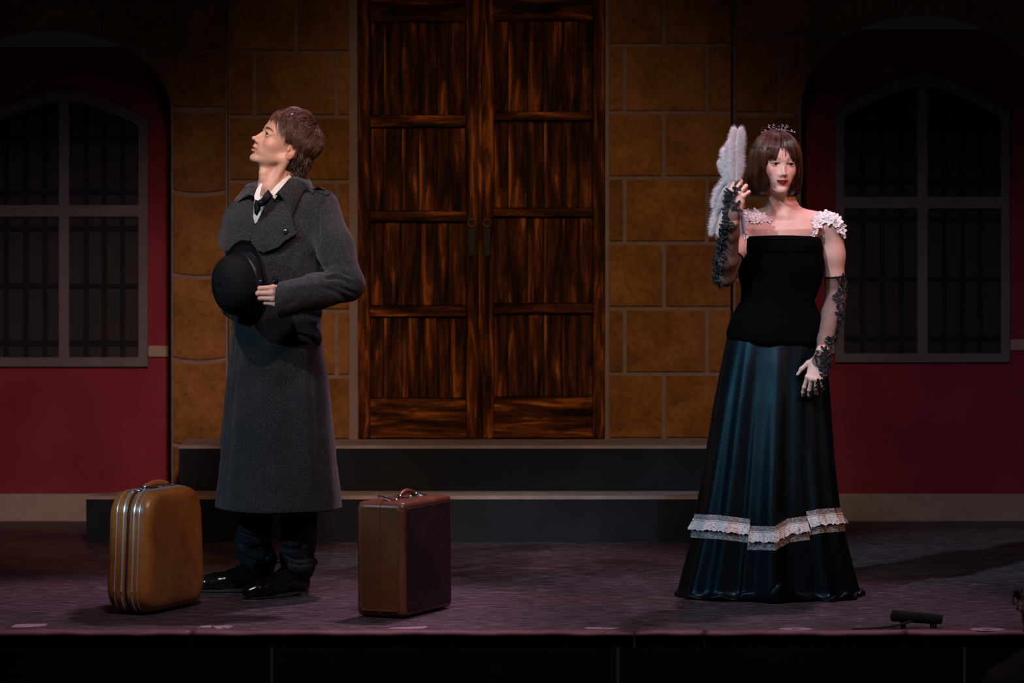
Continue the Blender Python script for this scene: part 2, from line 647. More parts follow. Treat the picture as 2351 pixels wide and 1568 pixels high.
# wavy worn red edge strip
t = NT('worn_maroon_edge_tape')
nz = t.noise(t.coords((1, 1, 1)), 6, 5, 0.7)
t.l(t.ramp(nz, [(0.35, (0.06, 0.018, 0.022)), (0.6, (0.16, 0.050, 0.058))]), t.b.inputs['Base Color']); t.set(Roughness=0.6)
M_EDGE = t.m
edge = tag(empty('trim_2', (0, YF, 0)), 'worn wavy maroon edging strip along the stage lip', kind='structure')
seg_x = [-3.0, -1.1, 0.42, 0.66, 1.35, 3.0]
for a, b in zip(seg_x[:-1], seg_x[1:]):
    n = int((b - a) / 0.02); vs = []; fs = []
    for i in range(n + 1):
        x = a + 0.002 + (b - a - 0.004) * i / n
        wv = 0.0035 * math.sin(x * 9.1) + 0.0025 * math.sin(x * 23 + 1) + 0.002 * math.sin(x * 47)
        hz = 0.0016 * math.sin(x * 15.3) + 0.0012 * math.sin(x * 37 + 2)
        prof = [(YF + 0.010 + wv * 2, 0.000), (YF - 0.000 + wv, 0.0012 + hz * .3), (YF - 0.022 + wv, 0.0010 + hz * .3), (YF - 0.054, -0.003 + hz), (YF - 0.056, -0.013 + hz), (YF - 0.045, -0.018), (YF + 0.006, -0.020)]
        for y, z in prof: vs.append((x, y, z))
    k = len(prof)
    for i in range(n):
        for j in range(k):
            fs.append((i * k + j, i * k + (j + 1) % k, (i + 1) * k + (j + 1) % k, (i + 1) * k + j))
    fs += [tuple(range(k - 1, -1, -1)), tuple(n * k + j for j in range(k))]
    mesh_obj('edge_strip', vs, fs, M_EDGE, edge, True, inv=child_inv(edge))

# ---- steps
M_STEP = plain('charcoal_step_paint', (0.013, 0.018, 0.026), 0.85, var=0.2, scale=5, Specular_IOR_Level=0.12)
M_TREAD = plain('dusty_grey_tread', (0.30, 0.25, 0.26), 0.8, var=0.22, scale=9)


def step(name, label, poly, z0, z1):
    e = tag(empty(name, (0.0, poly[0][1], z0)), label, kind='structure')
    n = len(poly)
    vs = [(p[0], p[1], z0) for p in poly] + [(p[0], p[1], z1 - 0.014) for p in poly]
    fs = [tuple(range(n - 1, -1, -1)), tuple(range(n, 2 * n))] + [(i, (i + 1) % n, (i + 1) % n + n, i + n) for i in range(n)]
    mesh_obj('riser', vs, fs, M_STEP, e, False, inv=child_inv(e))
    vs = [(p[0], p[1], z1 - 0.0135) for p in poly] + [(p[0], p[1], z1) for p in poly]
    mesh_obj('tread', vs, fs, M_TREAD, e, False, inv=child_inv(e))
    return e


YL, YU = 16.0, 16.27
lx0, lx1 = at(198, 1200, YL).x, at(1862, 1200, YL).x
ux0, ux1 = at(411, 1080, YU).x, at(1800, 1080, YU).x
step('trim_3', 'lower grey step in front of the stone wall', [(lx0, YL), (lx1, YL), (lx1, YL + 0.02), (lx1 - 0.36, 16.68), (lx0 + 0.36, 16.68), (lx0, YL + 0.02)], 0.0, 0.2)
step('trim_4', 'upper grey step under the double door', [(ux0, YU), (ux1, YU), (ux1, 16.69), (ux0, 16.69)], 0.2, 0.4)

# ---- red flats with barred windows
t = NT('crimson_flat_paint')
nz = t.noise(t.coords(), 3.0, 5, 0.6)
n2 = t.noise(t.coords(), 60, 3, 0.6)
col = t.ramp(nz, [(0.3, (0.24, 0.030, 0.046)), (0.7, (0.34, 0.046, 0.064))])
t.l(col, t.b.inputs['Base Color']); t.set(Roughness=0.9); t.b.inputs['Specular IOR Level'].default_value = 0.1; t.bump(n2, 0.15, 0.003)
M_RED = t.m
M_CREAM = plain('cream_paint', (0.42, 0.34, 0.25), 0.8, var=0.1, scale=14)
M_FRAME = plain('grey_window_frame_paint', (0.17, 0.145, 0.145), 0.8, var=0.12, scale=10)
M_PANE = plain('dull_dark_pane', (0.018, 0.0165, 0.0155), 0.7, var=0.25, scale=7)
M_BAR = plain('black_bar_paint', (0.0025, 0.0022, 0.0022), 0.8)


def P2(px, py, Y):
    p = at(px, py, Y); return (p.x, p.z)


def flat(side, x0, x1, ytop, label):
    a = at(x0, ytop, YR); b = at(x1, ytop, YR)
    mb = MB(); mb.box(a.x, b.x, YR, YR + 0.03, 0, a.z)
    return tag(mb.build('wall_' + side, M_RED, smooth=False), label, kind='structure')


flat('left', -260, 470, 107, 'crimson flat with barred window seen through the left arch')
flat('right', 1700, 2600, 68, 'dim crimson flat with barred window seen through the right arch')


def bar(a, b, wpx, Y, th, mat, name, parent, horiz=False):
    """a straight bar between two photo points on the plane Y"""
    p, q = P2(a[0], a[1], Y), P2(b[0], b[1], Y)
    w_ = wpx / (FPX / Y) / 2
    d = Vector((q[0] - p[0], q[1] - p[1])).normalized(); n = Vector((-d.y, d.x)) * w_
    mb = MB(); mb.prism([(p[0] + n.x, p[1] + n.y), (p[0] - n.x, p[1] - n.y), (q[0] - n.x, q[1] - n.y), (q[0] + n.x, q[1] + n.y)], Y - th, Y + 0.001)
    return mb.build(name, mat, parent, False, inv=child_inv(parent))


def window(name, label, cx, hw, ypk, ysh, ytr, ybot, vx, hy, stile):
    """window with a low pointed-arch head; photo coordinates of the frame"""
    o = at(cx, ybot, YR)
    e = tag(empty(name, (o.x, YR, o.z)), label, kind='structure')
    inv = child_inv(e)
    def head(x, off):
        """inner edge of the head at photo x"""
        u = min(1, abs(x - cx) / (hw))
        return ypk + off + (ysh - ypk) * (u ** 1.5)
    N = 14
    # frame: outer outline and inner outline
    fo = [(cx - hw, ybot)] + [(cx - hw + 2 * hw * i / N, head(cx - hw + 2 * hw * i / N, 0)) for i in range(N + 1)] + [(cx + hw, ybot)]
    ih = hw - stile
    fi = [(cx - ih, ybot - stile)] + [(cx - ih + 2 * ih * i / N, head(cx - ih + 2 * ih * i / N, 27)) for i in range(N + 1)] + [(cx + ih, ybot - stile)]
    n = len(fo)
    vs = []
    for Y in (YR - 0.022, YR + 0.001):
        vs += [(P2(*p, YR)[0], Y, P2(*p, YR)[1]) for p in fo] + [(P2(*p, YR)[0], Y, P2(*p, YR)[1]) for p in fi]
    fs = []
    for i in range(n):
        j = (i + 1) % n
        fs += [(i, j, n + j, n + i), (i, 2 * n + i, 2 * n + j, j), (n + j, 3 * n + j, 3 * n + i, n + i)]
    mesh_obj('frame', vs, fs, M_FRAME, e, False, inv=inv)
    mw = 23
    # panes: two by two, with arched heads above the transom
    for sx in (-1, 1):
        xa, xb = (cx - ih, cx - mw / 2) if sx < 0 else (cx + mw / 2, cx + ih)
        up = [P2(xa, ytr - 13, YR), P2(xb, ytr - 13, YR)] + [P2(x, head(x, 27), YR) for x in [xb + (xa - xb) * i / 8 for i in range(9)]]
        MB().prism(up, YR - 0.006, YR + 0.0005).build('pane', M_PANE, e, False, inv=inv)
        lo = [P2(xa, ytr + 13, YR), P2(xb, ytr + 13, YR), P2(xb, ybot - stile, YR), P2(xa, ybot - stile, YR)]
        MB().prism(lo, YR - 0.006, YR + 0.0005).build('pane', M_PANE, e, False, inv=inv)
    for x in vx:
        bar((x, head(x, 27)), (x, ytr - 13), 11, YR - 0.006, 0.008, M_BAR, 'bar', e)
        bar((x, ytr + 13), (x, ybot - stile), 11, YR - 0.006, 0.008, M_BAR, 'bar', e)
    for y in hy:
        for sx in (-1, 1):
            xa, xb = (cx - ih, cx - mw / 2) if sx < 0 else (cx + mw / 2, cx + ih)
            bar((xa, y), (xb, y), 11, YR - 0.006, 0.0085, M_BAR, 'bar', e)
    bar((cx, head(cx, 20)), (cx, ybot - stile + 1), mw, YR, 0.020, M_FRAME, 'mullion', e)
    bar((cx - ih - 1, ytr), (cx + ih + 1, ytr), 26, YR, 0.019, M_FRAME, 'transom', e)
    return e


window('window_1', 'barred grey window in the left crimson flat', 148, 192, 204, 272, 484, 841, [15, 60, 104, 198, 240, 282], [318, 440, 524, 656, 787], 21)
window('window_2', 'barred grey window in the dim right crimson flat', 2117, 200, 170, 256, 465, 831, [1980, 2025, 2068, 2168, 2208, 2250], [291, 418, 502, 640, 777], 20)


def strip(name, label, x0, x1, y0, y1, proud, mat):
    a, b = P2(x0, y1, YR), P2(x1, y0, YR)
    mb = MB(); mb.box(a[0], b[0], YR - proud, YR + 0.001, a[1], b[1], 0.003)
    return tag(mb.build(name, mat, None, False), label, kind='structure')


zb = at(0, 1133, YR).z
for nm, lab, x0, x1 in (('baseboard_left', 'cream baseboard below the left crimson flat', -260, 470), ('baseboard_right', 'cream baseboard below the right crimson flat', 1700, 2600)):
    xa, xb = at(x0, 1200, YR).x, at(x1, 1200, YR).x
    mb = MB(); mb.box(xa, xb, YR - 0.022, YR + 0.001, 0.0, zb, 0.003)
    tag(mb.build(nm, M_CREAM, None, False), lab, kind='structure')
strip('trim_5', 'short cream chair rail right of the left barred window', 341, 470, 794, 819, 0.014, M_CREAM)
strip('trim_6', 'cream chair rail left of the right barred window', 1700, 1916, 788, 812, 0.014, M_CREAM)
strip('trim_7', 'cream chair rail right of the right barred window', 2319, 2600, 779, 804, 0.014, M_CREAM)

# ---- backcloth behind everything
mb = MB(); mb.box(-7, 7, 20.0, 20.05, 0, 5.5)
tag(mb.build('wall_back', plain('grey_backcloth', (0.16, 0.15, 0.17), 0.95), None, False), 'dim grey backcloth seen above the crimson flats', kind='structure')

# ---- stone walls
M_CORE = M_MORTAR


def stone(parent, x0, x1, y0, y1, Y, proud=0.010, sag=0.0, clip=None, gap=5):
    """one stone between photo lines; sag bends its level edges like the painter's"""
    g = gap
    n = 6 if sag else 1
    pts = []
    for i in range(n + 1):
        u = i / n; pts.append((x0 + g + (x1 - x0 - 2 * g) * u, y1 - g + sag * 4 * u * (1 - u)))
    for i in range(n, -1, -1):
        u = i / n; pts.append((x0 + g + (x1 - x0 - 2 * g) * u, y0 + g + sag * 4 * u * (1 - u)))
    if clip: 
        pts = clip(pts)
        if not pts or len(pts) < 3: return
    poly = [P2(p[0], p[1], Y) for p in pts]
    cx = sum(p[0] for p in poly) / len(poly); cz = sum(p[1] for p in poly) / len(poly)
    # chamfered face
    n = len(poly); b = 0.005
    vs = [(p[0] - cx, 0.004, p[1] - cz) for p in poly] + [(p[0] - cx, -proud + 0.003, p[1] - cz) for p in poly]
    for p in poly:
        dx, dz = p[0] - cx, p[1] - cz
        L = math.hypot(dx, dz) + 1e-6
        vs.append((dx - dx / L * b, -proud, dz - dz / L * b))
    fs = [tuple(range(2 * n, 3 * n))]
    for i in range(n):
        j = (i + 1) % n
        fs += [(i, j, n + j, n + i), (n + i, n + j, 2 * n + j, 2 * n + i)]
    o = mesh_obj('stone', vs, fs, M_STONE, parent, False)
    bm = bmesh.new(); bm.from_mesh(o.data); bmesh.ops.recalc_face_normals(bm, faces=bm.faces[:]); bm.to_mesh(o.data); bm.free()
    o.location = (cx - parent.location.x, Y - parent.location.y, cz - parent.location.z)
    return o


# centre wall, two piers beside the door
def pier(name, label, x0, x1, rows, splits):
    a = at(x0, 1009, YW); b = at(x1, -700, YW)
    e = tag(empty(name, (a.x, YW, 0.0)), label, kind='structure')
    mb = MB(); mb.box(a.x, b.x, YW, YW + 0.05, 0.0, b.z)
    mb.build('backing', M_CORE, e, False, inv=child_inv(e))
    for i in range(len(rows) - 1):
        xs = [x0 - 3] + splits[i % 2] + [x1 + 3]
        for xa, xb in zip(xs[:-1], xs[1:]):
            stone(e, xa, xb, rows[i], rows[i + 1], YW)
    return e


rowsR = [1009, 858, 708, 558, 408, 258, 104, -46, -196, -346, -500, -650][::-1]
rowsL = [1011, 864, 714, 566, 417, 268, 120, -30, -180, -330, -480, -630][::-1]
pier('wall_stone_right', 'lit ochre stone pier right of the double door', 1398, 1680, rowsR, [[1434, 1623], [1524]] if (len(rowsR) - 2) % 2 else [[1524], [1434, 1623]])
pier('wall_stone_left', 'ochre stone pier left of the double door', 527, 803, rowsL, [[585, 773], [680]] if (len(rowsL) - 2) % 2 else [[680], [585, 773]])
for nm, x0, x1, lab in (('trim_8', 803, 819, 'grey strip along the left edge of the double door'), ('trim_9', 1389, 1399, 'grey strip along the right edge of the double door')):
    a = P2(x0, 1009, YW); b = P2(x1, -700, YW)
    mb = MB(); mb.box(a[0], b[0], YW - 0.012, YW + 0.02, 0.4, b[1])
    tag(mb.build(nm, M_TRIMGREY, None, False), lab, kind='structure')

# arched side flats: column + spandrel with the arch cut out
def arch_y(x, cx, hw, ysp, ytop):
    u = abs(x - cx) / hw
    if u >= 1: return None
    return ysp - (ysp - ytop) * math.sqrt(1 - u * u)


def side_flat(name, label, xin, xout, cx, hw, ysp, ytop, ybase, rows, colsplit, sagcol, sgn):
    """xin: photo x of the edge at the centre wall, xout: far side beyond the frame"""
    o = at(xin, ybase, YS)
    e = tag(empty(name, (o.x, YS, 0.0)), label, kind='structure')
    N = 40
    jam = cx + hw * (1 if xin > cx else -1)
    far = cx - hw * (1 if xin > cx else -1)
    arc = []
    for i in range(N + 1):
        a = math.pi * i / N
        x = cx + (jam - cx) * math.cos(a)
        arc.append((x, ysp - (ysp - ytop) * math.sin(a)))
    yb = 1600
    top = -720
    # two legs and the band above, as one outline
    outline = [(xin, top), (xin, None), (jam, None)] + arc + [(far, None), (xout, None), (xout, top)]
    poly = []
    for p in outline:
        if p[1] is None: poly.append((at(p[0], 1000, YS).x, 0.0))
        else: poly.append(P2(p[0], p[1], YS))
    n = len(poly)
    from mathutils.geometry import tessellate_polygon
    tri = tessellate_polygon([[Vector((p[0], p[1], 0)) for p in poly]])
    vs = [(p[0], YS, p[1]) for p in poly] + [(p[0], YS + 0.07, p[1]) for p in poly]
    fs = [tuple(t_) for t_ in tri] + [tuple(i + n for i in t_[::-1]) for t_ in tri] + [(i, i + n, (i + 1) % n + n, (i + 1) % n) for i in range(n)]
    ob = mesh_obj('backing', vs, fs, M_CORE, e, False, inv=child_inv(e))
    bm = bmesh.new(); bm.from_mesh(ob.data); bmesh.ops.recalc_face_normals(bm, faces=bm.faces[:]); bm.to_mesh(ob.data); bm.free()

    def clip(pts):
        """push the parts of a stone that fall in the opening out onto the arch line"""
        out = []
        inside = 0
        m = len(pts)
        # subdivide
        dense = []
        for i in range(m):
            a, b = pts[i], pts[(i + 1) % m]
            k = max(1, int(math.hypot(b[0] - a[0], b[1] - a[1]) / 12))
            for j in range(k): dense.append((a[0] + (b[0] - a[0]) * j / k, a[1] + (b[1] - a[1]) * j / k))
        for p in dense:
            ay = arch_y(p[0], cx, hw + 5, ysp, ytop - 5)
            if ay is not None and p[1] > ay:
                inside += 1
            else:
                out.append(p)
        if inside == 0: return pts
        if len(out) < 6: return None
        # rebuild: keep the outside points and add the arc between
        res = []
        for p in dense:
            ay = arch_y(p[0], cx, hw + 5, ysp, ytop - 5)
            if ay is not None and p[1] > ay:
                y_lim = max(min(q[1] for q in dense), ay)
                if ay > min(q[1] for q in dense) + 3: res.append((p[0], ay))
            else: res.append(p)
        ded = []
        for p in res:
            if not ded or math.hypot(p[0] - ded[-1][0], p[1] - ded[-1][1]) > 2: ded.append(p)
        xs = [p[0] for p in ded]; ys = [p[1] for p in ded]
        if len(ded) < 4 or max(xs) - min(xs) < 14 or max(ys) - min(ys) < 14: return None
        return ded
    # column stones
    xa, xb = (jam, xin) if jam < xin else (xin, jam)
    for i in range(len(rows) - 1):
        y0, y1 = rows[i], rows[i + 1]
        if y0 >= ysp - 9:
            stone(e, xa, xb, y0, y1, YS, sag=sagcol)
        else:
            lo, hi = min(xin, xout), max(xin, xout)
            xs = [xa, xb] if True else []
            # spandrel stones run across above the arch
            L = 190; cut = [xin]
            x = xin - sgn * (L if i % 2 else L * 0.55)
            while (x > lo + 60 if sgn > 0 else x < hi - 60):
                cut.append(x); x -= sgn * L
            cut.append(xout)
            cut = sorted(cut)
            for a, b in zip(cut[:-1], cut[1:]):
                stone(e, a, b, y0, y1, YS, clip=clip)
    return e


rl = [-720, -560, -367, -174, 0, 120, 250, 440, 630, 824, 1020, 1240]
side_flat('wall_arch_left', 'ochre stone arch and narrow pier at the left', 523, -560, 117, 276, 256, 70, 1110, rl, None, 7, 1)
rr = [-720, -500, -310, -117, 77, 262, 450, 640, 830, 1020, 1240]
side_flat('wall_arch_right', 'dark ochre stone arch at the right', 1684, 2760, 2120, 281, 256, 35, 1110, rr, None, 5, -1)
# dark recess where the side flats meet the centre wall
# ---- the double door
def leaf(name, label, x0, x1, st_l, st_r, rails, planks, seedx):
    o = at((x0 + x1) / 2, 1006, YW)
    e = tag(empty(name, (o.x, YW, o.z)), label, kind='structure')
    inv = child_inv(e)
    top = -40
    Yd = YW + 0.03
    def piece(nm, xa, xb, ya, yb, yf, yk, mat, bev=0.003, dark=False):
        a = P2(xa, yb, YW); b = P2(xb, ya, YW)
        cx, cz = (a[0] + b[0]) / 2, (a[1] + b[1]) / 2
        mb = MB(); mb.box(a[0] - cx, b[0] - cx, yf, yk, a[1] - cz, b[1] - cz, bev)
        ob = mb.build(nm, mat, e, False)
        ob.location = (cx - e.location.x, 0, cz - e.location.z)
        return ob
    piece('backing', x0, x1, top, 1007, 0.03, 0.045, M_WOODDARK, 0)
    piece('stile', x0, x0 + st_l, top, 1006, -0.004, 0.03, M_WOOD)
    piece('stile', x1 - st_r, x1, top, 1006, -0.004, 0.03, M_WOOD)
    xa, xb = x0 + st_l + 1, x1 - st_r - 1
    for i, (ya, yb) in enumerate(rails):
        piece('rail', xa, xb, ya, yb, -0.002 if i in (0, len(rails) - 1) else -0.010, 0.03, M_WOODH, 0.003)
    for i in range(len(rails) - 1):
        ya, yb = rails[i][1] + 1, rails[i + 1][0] - 1
        xs = [xa] + planks + [xb]
        for a, b in zip(xs[:-1], xs[1:]):
            dy = rnd.uniform(-0.003, 0.003)
            piece('plank', a + 1.4, b - 1.4, ya, yb, 0.014 + dy, 0.03, M_WOOD, 0.003)
        # muntin over the joint in the middle
        mx = planks[len(planks) // 2]
    return e


d1 = leaf('door_1', 'left leaf of the big dark weathered wooden double door', 819, 1099, 30, 28, [(-38, 50), (265, 291), (485, 508), (702, 726), (915, 1005)], [880, 922, 961, 1004, 1030], 0)
d2 = leaf('door_2', 'right leaf of the big dark weathered wooden double door', 1108, 1389, 25, 27, [(-38, 47), (257, 276), (478, 497), (697, 719), (912, 1005)], [1166, 1210, 1248, 1291, 1328], 1)
M_IRON = plain('blackened_iron', (0.02, 0.018, 0.016), 0.45, 0.6)
M_BRASSD = plain('dull_brass', (0.30, 0.16, 0.06), 0.45, 0.8)
mb = MB(); a = P2(1099, 1006, YW); b = P2(1108, -40, YW)
mb.box(a[0], b[0], YW - 0.012, YW + 0.03, a[1], b[1], 0.003)
mb.build('meeting_bead', M_WOOD, d2, False, inv=child_inv(d2))
for px, dd in ((1083, d1), (1118, d2)):
    inv = child_inv(dd)
    a = P2(px - 9, 588, YW); b = P2(px + 9, 524, YW)
    MB().box(a[0], b[0], YW - 0.012, YW - 0.003, a[1], b[1], 0.003).build('lock_plate', M_IRON, dd, False, inv=inv)
    c = at(px, 512, YW)
    ring = [(c.x + 0.017 * math.cos(t_ * math.pi / 8), YW - 0.012, c.z + 0.017 * math.sin(t_ * math.pi / 8)) for t_ in range(16)]
    MB().tube(ring, 0.004, 6, closed=True).build('ring_handle', M_BRASSD, dd, True, inv=inv)
mb = MB(); a = P2(819, 1013, YW); b = P2(1389, 1004, YW)
mb.box(a[0], b[0], YW - 0.008, YW + 0.02, 0.4, a[1] + 0.012, 0.002)
tag(mb.build('trim_10', M_WOODDARK, None, False), 'dark sill line under the double door', kind='structure')
# ================================================================ SUITCASES AND SMALL THINGS
def superloop(hx, hz, n, r):
    """rounded rectangle loop in x (half hx) and z (half hz) with corner radius r"""
    pts = []
    for cx, cz, a0 in ((hx - r, hz - r, 0), (-hx + r, hz - r, 90), (-hx + r, -hz + r, 180), (hx - r, -hz + r, 270)):
        for i in range(n + 1):
            a = math.radians(a0 + 90 * i / n)
            pts.append((cx + r * math.cos(a), cz + r * math.sin(a)))
    return pts


def loft(loops, closed_ends=True):
    n = len(loops[0]); vs = [p for l in loops for p in l]; fs = []
    for i in range(len(loops) - 1):
        for k in range(n):
            fs.append((i * n + k, i * n + (k + 1) % n, (i + 1) * n + (k + 1) % n, (i + 1) * n + k))
    if closed_ends:
        fs.append(tuple(range(n - 1, -1, -1))); fs.append(tuple((len(loops) - 1) * n + k for k in range(n)))
    return vs, fs


def mat_leather(name, c0, c1, c2, rough=0.35, scale=6):
    t = NT(name)
    a = t.noise(t.coords(), scale, 6, 0.6, 0.6)
    b = t.noise(t.coords(), 90, 4, 0.6)
    col = t.ramp(a, [(0.3, c0), (0.5, c1), (0.72, c2)])
    col = t.mix(0.35, col, t.ramp(b, [(0.35, (0.6, 0.55, 0.5)), (0.65, (1.1, 1.1, 1.1))]), 'MULTIPLY')
    t.l(col, t.b.inputs['Base Color'])
    t.l(t.ramp(a, [(0.3, (rough - 0.08,) * 3), (0.7, (rough + 0.12,) * 3)]), t.b.inputs['Roughness'])
    t.bump(b, 0.12, 0.002)
    return t.m


M_TAN = mat_leather('tan_moulded_vinyl', (0.24, 0.080, 0.014), (0.37, 0.130, 0.024), (0.45, 0.17, 0.035), 0.33)
M_TANPLASTIC = mat_leather('tan_handle_plastic', (0.36, 0.12, 0.03), (0.46, 0.17, 0.045), (0.52, 0.21, 0.07), 0.28)
M_CHROME = plain('chrome', (0.75, 0.75, 0.78), 0.16, 1.0)
M_STEELTRIM = plain('pale_steel_beading', (0.80, 0.80, 0.82), 0.32, 0.7)
M_SEAM = plain('dark_seam', (0.05, 0.02, 0.01), 0.7)

# tan case. local frame: x = thickness, y = length, z = up; the narrow seamed end faces the house
L1, T1, H1 = 0.45, 0.178, 0.432


def case_end_profile(zz, H):
    """body length factor by height: the shell swells towards the bottom"""
    u = zz / H
    return 1.03 - 0.16 * u ** 1.5


def tan_case(loc, rz):
    e = tag(empty('suitcase', loc, rz), 'tan hard-shell suitcase with pale metal stripes at the left of the stage', 'suitcase')
    # shell: outline in y,z (rounded rectangle), lofted over x with the edges turned in
    def outline(ins):
        hx, hz, r = L1 / 2 - ins, H1 / 2 - ins * 0.9, 0.080 - ins * 0.25
        pts = []
        for (a, b) in superloop(hx, hz, 7, r):
            z = b + H1 / 2
            a *= case_end_profile(max(z, 0), H1)
            pts.append((a, z + 0.006))
        return pts
    for sx, nm in ((-1, 'shell_half'), (1, 'shell_half')):
        xs = [(0.006, 0.0), (0.030, -0.001), (0.060, 0.002), (0.074, 0.008), (0.083, 0.018), (0.088, 0.032), (0.089, 0.055)]
        loops = []
        for x, ins in xs:
            loops.append([(sx * x, p[0], p[1]) for p in outline(ins)])
        vs, fs = loft(loops, True)
        o = mesh_obj(nm, vs, fs, M_TAN, e, True)
        bm = bmesh.new(); bm.from_mesh(o.data); bmesh.ops.recalc_face_normals(bm, faces=bm.faces[:]); bm.to_mesh(o.data); bm.free()
        o.data.set_sharp_from_angle(angle=math.radians(60))
    vs, fs = loft([[(x, p[0], p[1]) for p in outline(0.003)] for x in (-0.007, 0.007)])
    o = mesh_obj('seam', vs, fs, M_SEAM, e, True)
    # beading right round
    for x, r in ((-0.046, 0.0021), (-0.017, 0.0045), (0.024, 0.0042), (0.044, 0.0021)):
        MB().tube([(x, p[0] * 1.001, p[1]) for p in outline(-0.0005)], r, 6, closed=True).build('metal_beading', M_STEELTRIM, e)
    # end catch and top fittings
    for y in (-0.125, 0.13):
        m = MB(); m.box(-0.014, 0.016, y - 0.022, y + 0.022, H1 + 0.002, H1 + 0.010, 0.003); m.tube([(-0.01, y - 0.02, H1 + 0.012), (0.012, y - 0.02, H1 + 0.012)], 0.0035, 8)
        m.build('latch', M_CHROME, e)
    # carrying handle
    path = [(0.0, -0.082 + 0.164 * i / 12, H1 + 0.018 + 0.008 * math.sin(math.pi * i / 12)) for i in range(13)]
    m = MB(); rs = [0.0085 + 0.003 * math.sin(math.pi * i / 12) for i in range(13)]
    m.tube(path, rs, 12)
    m.build('handle', M_TANPLASTIC, e)
    for s in (-1, 1): MB().box(-0.012, 0.012, s * 0.082 - 0.012, s * 0.082 + 0.012, H1 + 0.002, H1 + 0.020, 0.003).build('handle_mount', M_CHROME, e)
    for x, y in ((-0.05, -0.15), (0.05, -0.15), (-0.05, 0.15), (0.05, 0.15)):
        m = MB(); m.tube([(x, y, 0.0), (x, y, 0.012)], 0.008, 10); m.build('foot', M_SEAM, e)
    return e


c1 = at(352, 1400, 13.42)
tan_case((-1.285, 13.42, 0.0), math.radians(-23))

# brown case
M_BROWN = mat_leather('chestnut_leather', (0.070, 0.020, 0.001), (0.115, 0.036, 0.0015), (0.15, 0.050, 0.003), 0.55, 4)
M_BROWNSIDE = mat_leather('dark_oxblood_leather', (0.024, 0.008, 0.007), (0.034, 0.011, 0.010), (0.045, 0.015, 0.013), 0.50, 4)
M_BROWNTOP = mat_leather('russet_leather_binding', (0.12, 0.040, 0.016), (0.17, 0.058, 0.024), (0.22, 0.075, 0.034), 0.30, 5)
M_STITCH = plain('pale_stitching', (0.30, 0.19, 0.10), 0.8)
L2, T2, H2 = 0.405, 0.188, 0.408


